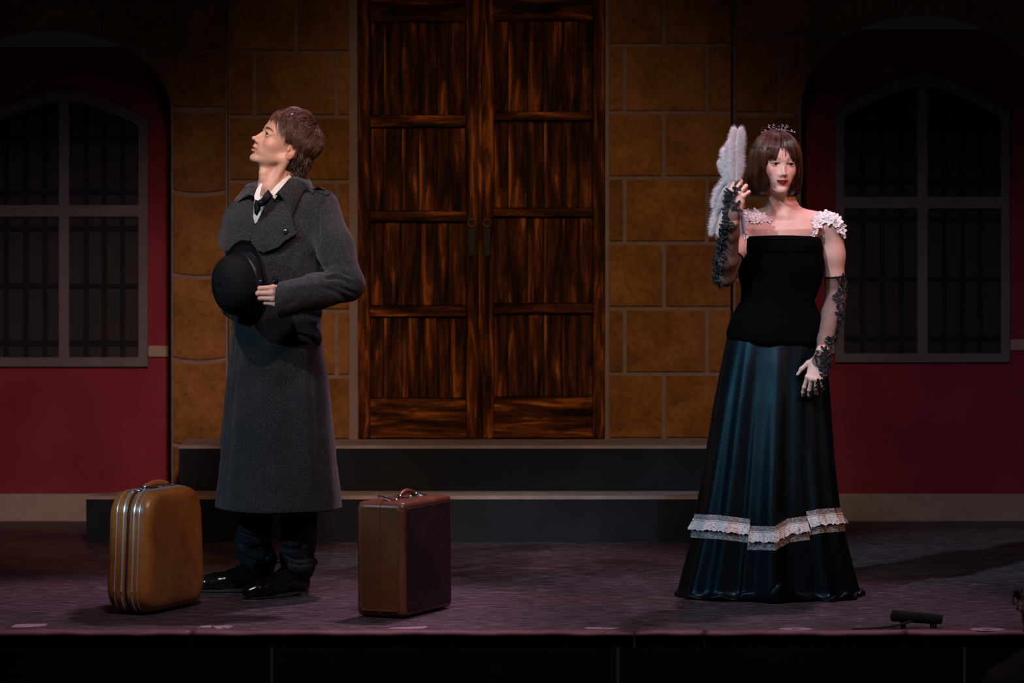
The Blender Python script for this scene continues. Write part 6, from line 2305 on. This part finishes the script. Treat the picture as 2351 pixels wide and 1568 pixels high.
for T in trims:
    def bandmesh(d0, d1, off0, off1, mat, name, gather=0.0, scal=0.0, nr=5, par=sk):
        vs = []
        s_acc = 0; prev = None
        for i, (a, z) in enumerate(T):
            p0 = skirt(wrap(a), z)
            if prev is not None: s_acc += (p0 - prev).length
            prev = p0
            ends = min(i, len(T) - 1 - i)
            for j in range(nr):
                u = j / (nr - 1)
                dz = d0 + (d1 - d0) * u
                if scal: dz += scal * u * (.5 - .5 * math.cos(s_acc * 2 * math.pi / .019)) * -1
                o_ = off0 + (off1 - off0) * u + gather * u * (.5 + .5 * math.sin(s_acc * 2 * math.pi / .030 + 1.3 * math.sin(s_acc * 40)))
                p = skirt(wrap(a), z - dz, o_ + .002)
                p.x += gather * .5 * u * math.cos(s_acc * 2 * math.pi / .030)
                vs.append(p)
        fs = [(i * nr + j, i * nr + j + 1, (i + 1) * nr + j + 1, (i + 1) * nr + j) for i in range(len(T) - 1) for j in range(nr - 1)]
        return mesh_obj(name, vs, fs, mat, par, True, inv=WI)
    bandmesh(0, .025, .003, .004, M_LACEBAND, 'lace_band')
    bandmesh(.063, .088, .004, .004, M_LACEBAND, 'lace_band')
    bandmesh(.021, .060, .006, .018, M_RUFFLE, 'lace_ruffle', .010, .006, 6)
M_LACEHEAD = plain('white_gathered_heading', (.66, .66, .68), .8)
for T in trims:
    m = MB(); m.tube([skirt(wrap(a), z - .022, .009) for a, z in T], .0022, 5); m.build('ruffle_heading', M_LACEHEAD, sk, True, inv=WI)

# ---- petals used for the appliques
def petal(m, p, n, d, L, W, curl=.15, rib=True):
    d = (d - n * d.dot(n)).normalized(); s_ = d.cross(n)
    rows = 6; vs = []
    for i in range(rows):
        u = i / (rows - 1); w_ = W * math.sin(math.pi * (u * .86 + .07)) ** .8
        for kx in (-1, -.5, 0, .5, 1):
            h = .0015 + L * curl * u * u + (.0016 if abs(kx) == 1 else 0) + (.0012 if kx == 0 and rib else 0)
            vs.append(p + d * (u * L) + s_ * (kx * w_) + n * h)
    n0 = len(vs); vs += [v_ - n * .0014 for v_ in vs]
    fs = [(i * 5 + k_, i * 5 + k_ + 1, (i + 1) * 5 + k_ + 1, (i + 1) * 5 + k_) for i in range(rows - 1) for k_ in range(4)]
    fs += [tuple(i + n0 for i in f[::-1]) for f in fs]
    for i in range(rows - 1):
        for k_ in (0, 4):
            a, b = i * 5 + k_, (i + 1) * 5 + k_
            fs.append((a, b, b + n0, a + n0) if k_ == 0 else (b, a, a + n0, b + n0))
    m.add(vs, fs)
t = NT('ivory_cord_lace')
v = t.coords()
nz = t.noise(v, 260, 2, .5, 1.0)
t.l(t.ramp(nz, [(.38, (.62, .58, .56)), (.50, (.92, .90, .89))]), t.b.inputs['Base Color']); t.set(Roughness=.8); t.bump(nz, .6, .002)
M_IVORY = t.m
t = NT('black_cord_lace')
nz = t.noise(t.coords(), 300, 2, .5, 1.0)
t.l(t.ramp(nz, [(.42, (.003, .0035, .004)), (.56, (.014, .016, .019))]), t.b.inputs['Base Color']); t.set(Roughness=.55); t.bump(nz, .6, .002)
M_BLACKLACE = t.m
rp = random.Random(3)
def flower(name, px, py, R, mat, par, npet=6, off=.003, tilt=0.0, jit=1.0, lift=.2):
    c, n = on_w(px, py, off)
    n = (n + Vector((0, -.5, 0))).normalized()
    u = n.orthogonal().normalized(); v_ = n.cross(u)
    m = MB()
    for i in range(npet):
        a = 2 * math.pi * i / npet + tilt + rp.uniform(-.2, .2) * jit
        d = u * math.cos(a) + v_ * math.sin(a)
        petal(m, c + d * R * .08, (n + Vector([rp.uniform(-.3, .3) for _ in range(3)])).normalized(), d, R * rp.uniform(.7, 1.2), R * .38, lift)
    m.ball(c + n * .002, R * .16, 8, 5)
    o = m.build(name, mat, par, True, inv=WI)
    return o
def petals_along(name, pts, mat, par, per, L, W, off=.003, spread=5, lift=.12, grp=7):
    """sprays of little petals scattered along a line of photo points; built in handfuls"""
    m = MB(); cnt = 0
    for pa_, pb_ in zip(pts[:-1], pts[1:]):
        if pa_ is None or pb_ is None: continue
        (xa, ya), (xb, yb) = pa_, pb_
        n_ = max(1, int(math.hypot(xb - xa, yb - ya) / per))
        for i in range(n_):
            u = (i + rp.random()) / n_
            px = xa + (xb - xa) * u + rp.uniform(-spread, spread); py = ya + (yb - ya) * u + rp.uniform(-spread, spread)
            c, n = on_w(px, py, off)
            if n.y > .55: continue
            a = rp.uniform(0, 6.28); uu = n.orthogonal().normalized(); vv = n.cross(uu)
            petal(m, c, n, uu * math.cos(a) + vv * math.sin(a), L * rp.uniform(.7, 1.25), W * rp.uniform(.8, 1.2), lift)
            cnt += 1
            if cnt % grp == 0:
                pass
    o = m.build(name, mat, par, True, inv=WI); o['kind'] = 'stuff'

# ---- shoulder straps with lace flowers
def ribbon_strap(name, pts, Ys, w_):
    P = arc3([at(p[0], p[1], y) for p, y in zip(pts, Ys)], 16)
    P = [wb.find_nearest(p)[0] + wb.find_nearest(p)[1] * .002 for p in P]
    m = MB(); m.tube(P, w_, 6); return m.build(name, M_IVORY, woman, True, inv=WI)
stR = ribbon_strap('shoulder_strap', [(1714, 548), (1712, 520), (1718, 498), (1716, 500)], [13.80, 13.81, 13.86, 13.98], .0025)
stL = ribbon_strap('shoulder_strap', [(1874, 556), (1882, 530), (1894, 506), (1898, 505)], [13.80, 13.81, 13.86, 13.98], .0025)
for px, py, R in ((1735, 491, .019), (1729, 497, .018), (1741, 497, .018), (1752, 499, .017), (1748, 505, .016), (1716, 493, .016), (1722, 500, .016), (1760, 504, .014), (1767, 507, .012), (1740, 508, .016), (1730, 508, .014), (1712, 503, .014), (1709, 515, .013), (1708, 524, .010), (1711, 534, .010), (1713, 544, .009)):
    flower('lace_flower', px, py, R, M_IVORY, stR, rp.choice((5, 6, 7)), .003, rp.uniform(0, 1), lift=.10)
for px, py, R in ((1872, 510, .019), (1880, 503, .020), (1889, 497, .020), (1898, 494, .020), (1907, 497, .020), (1915, 503, .019), (1922, 510, .019), (1928, 519, .018), (1931, 529, .016), (1934, 539, .012), (1880, 513, .017), (1872, 521, .016), (1868, 530, .015), (1863, 539, .013), (1894, 506, .018), (1905, 509, .016), (1917, 515, .016), (1924, 527, .014)):
    flower('lace_flower', px, py, R, M_IVORY, stL, rp.choice((5, 6, 7)), .005, rp.uniform(0, 1), lift=.16)

# ---- sheer gloves
t = NT('sheer_black_tulle')
t.set(Base_Color=(.006, .006, .007, 1), Roughness=.6)
nz = t.noise(t.coords(), 700, 2, .5)
t.l(t.ramp(nz, [(.40, (.34, .34, .34)), (.60, (.62, .62, .62))]), t.b.inputs['Alpha'])
M_TULLE = t.m
def glove(name, sh, el, wr, top, extra):
    lo = [min(p[i] for p in (top, el, wr)) - .09 for i in range(3)]; hi = [max(p[i] for p in (top, el, wr)) + .09 for i in range(3)]
    G = Field(lo, hi, .003)
    o_ = .0026
    mid = sh.lerp(el, .4)
    G.chain(I4, [(mid, .045 * .88 + o_), (el, .036 + o_)], .03)
    m2 = el.lerp(wr, .28)
    rf = .040 if name == 'R' else .037
    G.chain(I4, [(el, .036 + o_), (m2, rf + o_), (el.lerp(wr, .7), rf * .80 + o_), (wr, .0285)], .015)
    extra(G)
    du = (mid - el).normalized()
    G.apply(top + du * .10, .14, lambda x, y, z: -((x - top.x) * du.x + (y - top.y) * du.y + (z - top.z) * du.z), 0, 'sub')
    Vg, Qg = field_mesh(G, 1, lambda P: .0012 * fbm(P, 60, 5, 2))
    g_ = mesh_obj('glove', Vg, Qg, M_TULLE, woman, True, inv=WI)
    # rolled top edge
    u = du.orthogonal().normalized(); v_ = du.cross(u)
    ring = []
    for i in range(28):
        a = 2 * math.pi * i / 28; d = u * math.cos(a) + v_ * math.sin(a)
        h, n, _, _ = wb.ray_cast(top + d * .09, -d, .12)
        ring.append((h if h is not None and (h - top).length < .07 else top + d * .04) + d * .003)
    MB().tube(ring, .0024, 6, closed=True).build('glove_edge', M_BLACKLACE, g_, True, inv=WI)
    return g_
topR = J['shR'].lerp(J['elR'], .62); topL = J['shL'].lerp(J['elL'], .70)
def exL(G): G.cap(I4, J['wrL'], J['wrL'] + (HLw.to_3x3() @ Vector((0, 1, 0))).normalized() * .016, .0285, .031, .01)
def exR(G): G.cap(I4, J['wrR'], J['wrR'] + (HRw.to_3x3() @ Vector((0, 1, 0))).normalized() * .022, .0285, .031, .01)
gR = glove('R', J['shR'], J['elR'], J['wrR'], topR, exR)
gL = glove('L', J['shL'], J['elL'], J['wrL'], topL, exL)
petals_along('lace_applique', [(1690, 432), (1680, 448), (1670, 458), (1668, 480), (1662, 496), (1672, 512), (1656, 530), (1664, 548), (1648, 562), (1660, 580), (1644, 600), (1652, 622), (1640, 636), (1652, 650), None, (1664, 452), (1676, 462), (1690, 478)], M_BLACKLACE, gR, 1.15, .019, .0050, .004, 8)
petals_along('lace_applique', [(1930, 640), (1938, 660), (1922, 684), (1934, 700), (1928, 722), (1936, 742), (1922, 760), (1918, 778), (1898, 786), (1908, 800), (1888, 812), (1900, 826), (1894, 845), (1896, 860), (1886, 874), (1876, 886), (1884, 880), None, (1876, 830), (1890, 836), (1902, 834)], M_BLACKLACE, gL, 1.3, .017, .0048, .004, 8)

# ---- feather fan
t = NT('white_marabou')
t.set(Base_Color=(.97, .95, .98, 1), Roughness=.7)
t.b.inputs['Transmission Weight'].default_value = 0.0
t.b.inputs['Subsurface Weight'].default_value = 0.0
t.b.inputs['Sheen Weight'].default_value = 0.3
_tr = t.n('ShaderNodeBsdfTranslucent'); _tr.inputs[0].default_value = (.97, .95, .98, 1)
_mx = t.n('ShaderNodeMixShader'); _mx.inputs[0].default_value = .28
t.l(t.b.outputs[0], _mx.inputs[1]); t.l(_tr.outputs[0], _mx.inputs[2]); t.l(_mx.outputs[0], t.t.nodes['Material Output'].inputs[0])
M_FEATHER = t.m
fan_at = at(1689, 425, 13.60)
fan = tag(empty('feather_fan', fan_at), 'fluffy white feather fan held upright by the woman', 'fan')
FI = Matrix.Translation(-fan_at)
rf = np.random.RandomState(21)
def feather(pts, Ys, Ll, Lr, n, r0=.0011, back=.35, droop=0.0, name='feather'):
    """rachis through photo points; soft barbs of length Ll to its left and Lr to its right"""
    C = arc3([at(p[0], p[1], y) for p, y in zip(pts, Ys)], 28)
    m = MB(); m.tube(C, [r0 * (1 - .7 * i / (len(C) - 1)) for i in range(len(C))], 5)
    P, W_, Vv = [], [], []
    A = np.array([tuple(c) for c in C])
    n = int(n * 2.6)
    for i in range(n):
        u = rf.uniform(0.04, 1) ** .9 * (len(C) - 1); k_ = min(int(u), len(C) - 2); f_ = u - k_
        p = A[k_] * (1 - f_) + A[k_ + 1] * f_; tdir = A[k_ + 1] - A[k_]; tdir /= np.linalg.norm(tdir)
        side = rf.choice((-1, 1)); L = (Ll if side < 0 else Lr) * rf.uniform(.35, 1.10)
        uu = u / (len(C) - 1); L *= min(1, .45 + 2.2 * uu) * (1 if uu < .85 else .75 + .25 * (1 - uu) / .15)
        sx = np.cross(tdir, [0, 1, 0]); sx /= np.linalg.norm(sx); sx *= side * (1 if sx[0] > 0 else -1) if abs(tdir[2]) > .3 else side
        if abs(tdir[2]) <= .3 and (sx[2] > 0) != (side > 0): pass
        dpt = np.array([0, rf.uniform(-1, 1), 0]) * .8
        d = sx + dpt * .8 + tdir * rf.uniform(back * .1, back * 2.4) + rf.normal(size=3) * .28
        d /= np.linalg.norm(d)
        q = []; g = np.array([0, 0, -1.0]) * droop; bend = rf.normal(size=3) * .25
        x = p.copy(); q.append(x.copy())
        for j in range(5):
            d = d + (g + bend + tdir * .10) * .22; d /= np.linalg.norm(d)
            x = x + d * L / 5; q.append(x.copy())
        P.append(q); W_.append(rf.uniform(.00016, .00034)); Vv.append(1)
    V_, F_, _ = ribbons(P, W_, Vv)
    n0 = len(m.v)
    Va = np.concatenate([np.array(m.v), V_]); 
    Fq = [f for f in m.f if len(f) == 4]
    Fa = np.concatenate([np.array(Fq), F_ + n0])
    return mesh_obj(name, Va, Fa, M_FEATHER, fan, True, inv=FI)
feather([(1690, 422), (1690, 380), (1690, 335), (1693, 298)], [13.62, 13.61, 13.60, 13.60], .036, .040, 2900)
feather([(1688, 420), (1682, 380), (1676, 350), (1683, 328)], [13.64, 13.65, 13.65, 13.65], .032, .030, 2300)
feather([(1688, 422), (1678, 395), (1669, 365), (1668, 345)], [13.66, 13.68, 13.69, 13.70], .032, .034, 1500)
feather([(1686, 420), (1672, 410), (1660, 385), (1657, 370)], [13.66, 13.68, 13.69, 13.70], .024, .028, 900)
feather([(1688, 418), (1674, 418), (1656, 440), (1645, 472)], [13.66, 13.68, 13.70, 13.71], .036, .036, 1600, droop=.25)
feather([(1688, 424), (1666, 450), (1652, 490), (1642, 535)], [13.67, 13.70, 13.72, 13.73], .040, .038, 2200, droop=.35)
feather([(1688, 424), (1676, 460), (1662, 500), (1652, 540)], [13.67, 13.71, 13.74, 13.75], .034, .034, 1600, droop=.4)
feather([(1692, 424), (1700, 470), (1702, 505), (1706, 535)], [13.68, 13.72, 13.74, 13.75], .026, .020, 1300, droop=.4)
M_STICK = plain('pale_fan_stick', (.55, .50, .46), .4)
for dx, px2, py2 in ((-2, 1684, 372), (0, 1690, 366), (2, 1694, 374)):
    MB().tube([at(1684 + dx * .5, 470, 13.655), at(1689 + dx, 425, 13.640), at(px2, py2, 13.62)], [.0022, .0020, .0012], 6).build('fan_stick', M_STICK, fan, True, inv=FI)
print('woman done', time.time() - T0)
# ================================================================ SOMEBODY STANDING IN FRONT OF THE STAGE
AX, AY = at(2420, 1375, 11.2).x, 11.2
AP = Vector((AX, AY, at(2420, 1375, 11.2).z))
AR = Matrix.Rotation(DEG(-122), 4, 'Z') @ Matrix.Rotation(DEG(-2), 4, 'X')
AM = Matrix.Translation(AP) @ AR
AZ = -1.25
F = Field(AP + Vector((-.17, -.17, -.30)), AP + Vector((.17, .17, .16)), .0038)
head_sdf(F, AM, False, 0.0)
F.cap(AM, (0, .03, -.05), (0, .04, -.20), .052, .056, .02)
V1, Q1 = field_mesh(F, 1)
hm = lambda x, y, z: np.clip((z > .055) * (y < -.02) + (z > -.01) * (y > .02) + (y > .04) * (z > -.07), 0, 1)
C1 = head_colors(V1, AM, SKIN_M, False, hm, (.02, .012, .008))
BA = Matrix.Translation((AX, AY, 0)) @ Matrix.Rotation(DEG(-150), 4, 'Z')
Fb = Field((AX - .36, AY - .36, AZ), (AX + .36, AY + .36, AP.z - .12), .012)
sz = AP.z - .20
profile_prim(Fb, BA, [(AZ + .78, .17, .12, 0, 0), (AZ + 1.0, .15, .11, 0, 0), (sz - .16, .17, .12, 0, 0), (sz - .03, .12, .08, 0, .02), (sz + .04, .06, .06, 0, .03)], .03, centre=(0, 0, .1), rad=.9)
for s in (-1, 1):
    Fb.cap(BA, (s * .08, .02, sz + .01), (s * .175, .01, sz - .05), .045, .052, .03)
    Fb.cap(BA, (s * .180, .01, sz - .05), (s * .205, .02, sz - .33), .048, .038, .02)
    Fb.cap(BA, (s * .205, .02, sz - .33), (s * .19, -.08, sz - .56), .036, .026, .02)
    Fb.cap(BA, (s * .19, -.08, sz - .56), (s * .185, -.11, sz - .66), .024, .026, .01)
    Fb.cap(BA, (s * .085, 0, AZ + .86), (s * .09, 0, AZ + .46), .080, .052, .03)
    Fb.cap(BA, (s * .09, 0, AZ + .46), (s * .09, .02, AZ + .08), .050, .034, .02)
    Fb.cap(BA, (s * .09, .03, AZ + .04), (s * .10, -.15, AZ + .035), .036, .030, .02)
V2, Q2 = field_mesh(Fb, 1)
# hands with fingers at his sides
parts = [(V1, Q1, C1), (V2, Q2, np.tile(np.array(SKIN_M), (len(V2), 1)))]
for s in (1, -1):
    wr_ = BA @ Vector((s * .188, -.10, sz - .60))
    hf = frame_from(wr_, BA.to_3x3() @ Vector((0, -.35, -1)), BA.to_3x3() @ Vector((s, 0, 0)))
    G = Field(wr_ - Vector((.12, .12, .22)), wr_ + Vector((.12, .12, .08)), .0034)
    cu = {k_: (18, 25, 18, 0) for k_ in FING}
    hand_sdf(G, hf, 1 if s > 0 else -1, cu, [((.02, .02, -.01), .015), ((.040, .045, -.02), .0125), ((.046, .075, -.028), .0105), ((.046, .10, -.032), .008)], .005, .95)
    Vh, Qh = field_mesh(G, 1); parts.append((Vh, Qh, np.tile(np.array(SKIN_M), (len(Vh), 1))))
V, Q, C = join_arrays(parts)
ao = Vector((AX, AY, AZ)); AI = Matrix.Translation(-ao)
aud = mesh_obj('person', V, Q, M_SKIN, None, True, cols=C, inv=AI)
aud.location = ao
tag(aud, 'dim spectator in glasses at the right edge, mostly out of frame', 'person')
Fm = Field(AP - Vector((.14, .14, .14)), AP + Vector((.14, .14, .15)), .005)
Fm.ell(AM, (0, .016, .040), (.083, .102, .088), .01); Fm.ell(AM, (0, .060, -.030), (.062, .045, .050), .02)
Fm.ell(AM, (0, -.115, -.030), (.100, .075, .090), .012, 'sub'); Fm.ell(AM, (0, -.040, -.095), (.100, .075, .080), .01, 'sub')
Vm, Qm = field_mesh(Fm, 2, lambda P: .002 * fbm(P, 120, 3, 2))
mesh_obj('hair', Vm, Qm, M_HAIRM, aud, True, cols=np.full((len(Vm), 3), .15), inv=AI)
# glasses
M_RIM = plain('black_spectacle_rim', (.006, .006, .007), .35)
t = NT('spectacle_lens'); t.set(Base_Color=(.9, .9, .95, 1), Roughness=.05, IOR=1.2); t.b.inputs['Transmission Weight'].default_value = .9; M_LENS = t.m
gl = empty('glasses', ao, parent=None); gl.parent = aud; gl.location = (0, 0, 0)
for s in (-1, 1):
    cen = Vector((s * .032, -.112, -.004)); ring = []
    for i in range(24):
        a = 2 * math.pi * i / 24; cx_, cz_ = math.cos(a), math.sin(a)
        ring.append(AM @ (cen + Vector((.026 * abs(cx_) ** .7 * (1 if cx_ > 0 else -1), abs(cx_) * .004 * (1 if s * cx_ > 0 else 0), .019 * abs(cz_) ** .7 * (1 if cz_ > 0 else -1)))))
    MB().tube(ring, .0022, 6, closed=True).build('rim', M_RIM, gl, True, inv=AI)
    m = MB(); m.add(ring, [tuple(range(24))]); m.build('lens', M_LENS, gl, False, inv=AI)
    MB().tube([AM @ Vector((s * .057, -.110, .004)), AM @ Vector((s * .078, -.05, .006)), AM @ Vector((s * .084, .01, .002)), AM @ Vector((s * .080, .035, -.02))], .0022, 6).build('temple', M_RIM, gl, True, inv=AI)
MB().tube([AM @ Vector((-.008, -.112, .002)), AM @ Vector((0, -.115, .005)), AM @ Vector((.008, -.112, .002))], .002, 6).build('bridge', M_RIM, gl, True, inv=AI)
# jacket, trousers, shoes
M_JACKET = plain('dark_brown_jacket', (.030, .020, .015), .9, var=.3, scale=25, bump=.4)
Fj = Field((AX - .38, AY - .38, AZ + .70), (AX + .38, AY + .38, AP.z - .10), .008)
profile_prim(Fj, BA, [(AZ + .74, .19, .145, 0, 0), (AZ + 1.0, .17, .13, 0, 0), (sz - .16, .19, .14, 0, 0), (sz - .02, .135, .10, 0, .02), (sz + .05, .075, .075, 0, .03)], .03, centre=(0, 0, .1), rad=.9)
for s in (-1, 1):
    Fj.cap(BA, (s * .07, .02, sz + .02), (s * .185, .01, sz - .05), .055, .068, .03)
    Fj.cap(BA, (s * .188, .01, sz - .05), (s * .212, .02, sz - .33), .066, .054, .02)
    Fj.cap(BA, (s * .212, .02, sz - .33), (s * .192, -.085, sz - .58), .052, .042, .02)
Fj.cap(BA, (0, .035, sz + .02), (0, .03, sz + .20), .062, .064, .004, 'sub')
Vj, Qj = field_mesh(Fj, 2, lambda P: .005 * fbm(P, 30, 3, 3))
mesh_obj('jacket', Vj, Qj, M_JACKET, aud, True, inv=AI)
Ft = Field((AX - .3, AY - .3, AZ + .04), (AX + .3, AY + .3, AZ + .90), .010)
for s in (-1, 1):
    Ft.cap(BA, (s * .085, 0, AZ + .84), (s * .09, 0, AZ + .46), .095, .068, .03); Ft.cap(BA, (s * .09, 0, AZ + .46), (s * .09, .02, AZ + .07), .068, .062, .02)
Vt_, Qt_ = field_mesh(Ft, 1)
mesh_obj('trousers', Vt_, Qt_, M_TROU, aud, True, inv=AI)
for s in (-1, 1):
    Fs = Field(BA @ Vector((s * .10, -.06, AZ)) - Vector((.17, .17, .0)), BA @ Vector((s * .10, -.06, AZ)) + Vector((.17, .17, .13)), .006)
    Fs.cap(BA, (s * .09, .03, AZ + .045), (s * .10, -.16, AZ + .040), .043, .036, .02); Fs.cap(BA, (s * .09, .03, AZ + .05), (s * .09, .02, AZ + .10), .042, .042, .02)
    Vs2, Qs2 = field_mesh(Fs, 1)
    Vs2[:, 2] = np.maximum(Vs2[:, 2], AZ + .001)
    mesh_obj('shoe', Vs2, Qs2, M_PATENT, aud, True, inv=AI)
print('audience done', time.time() - T0)
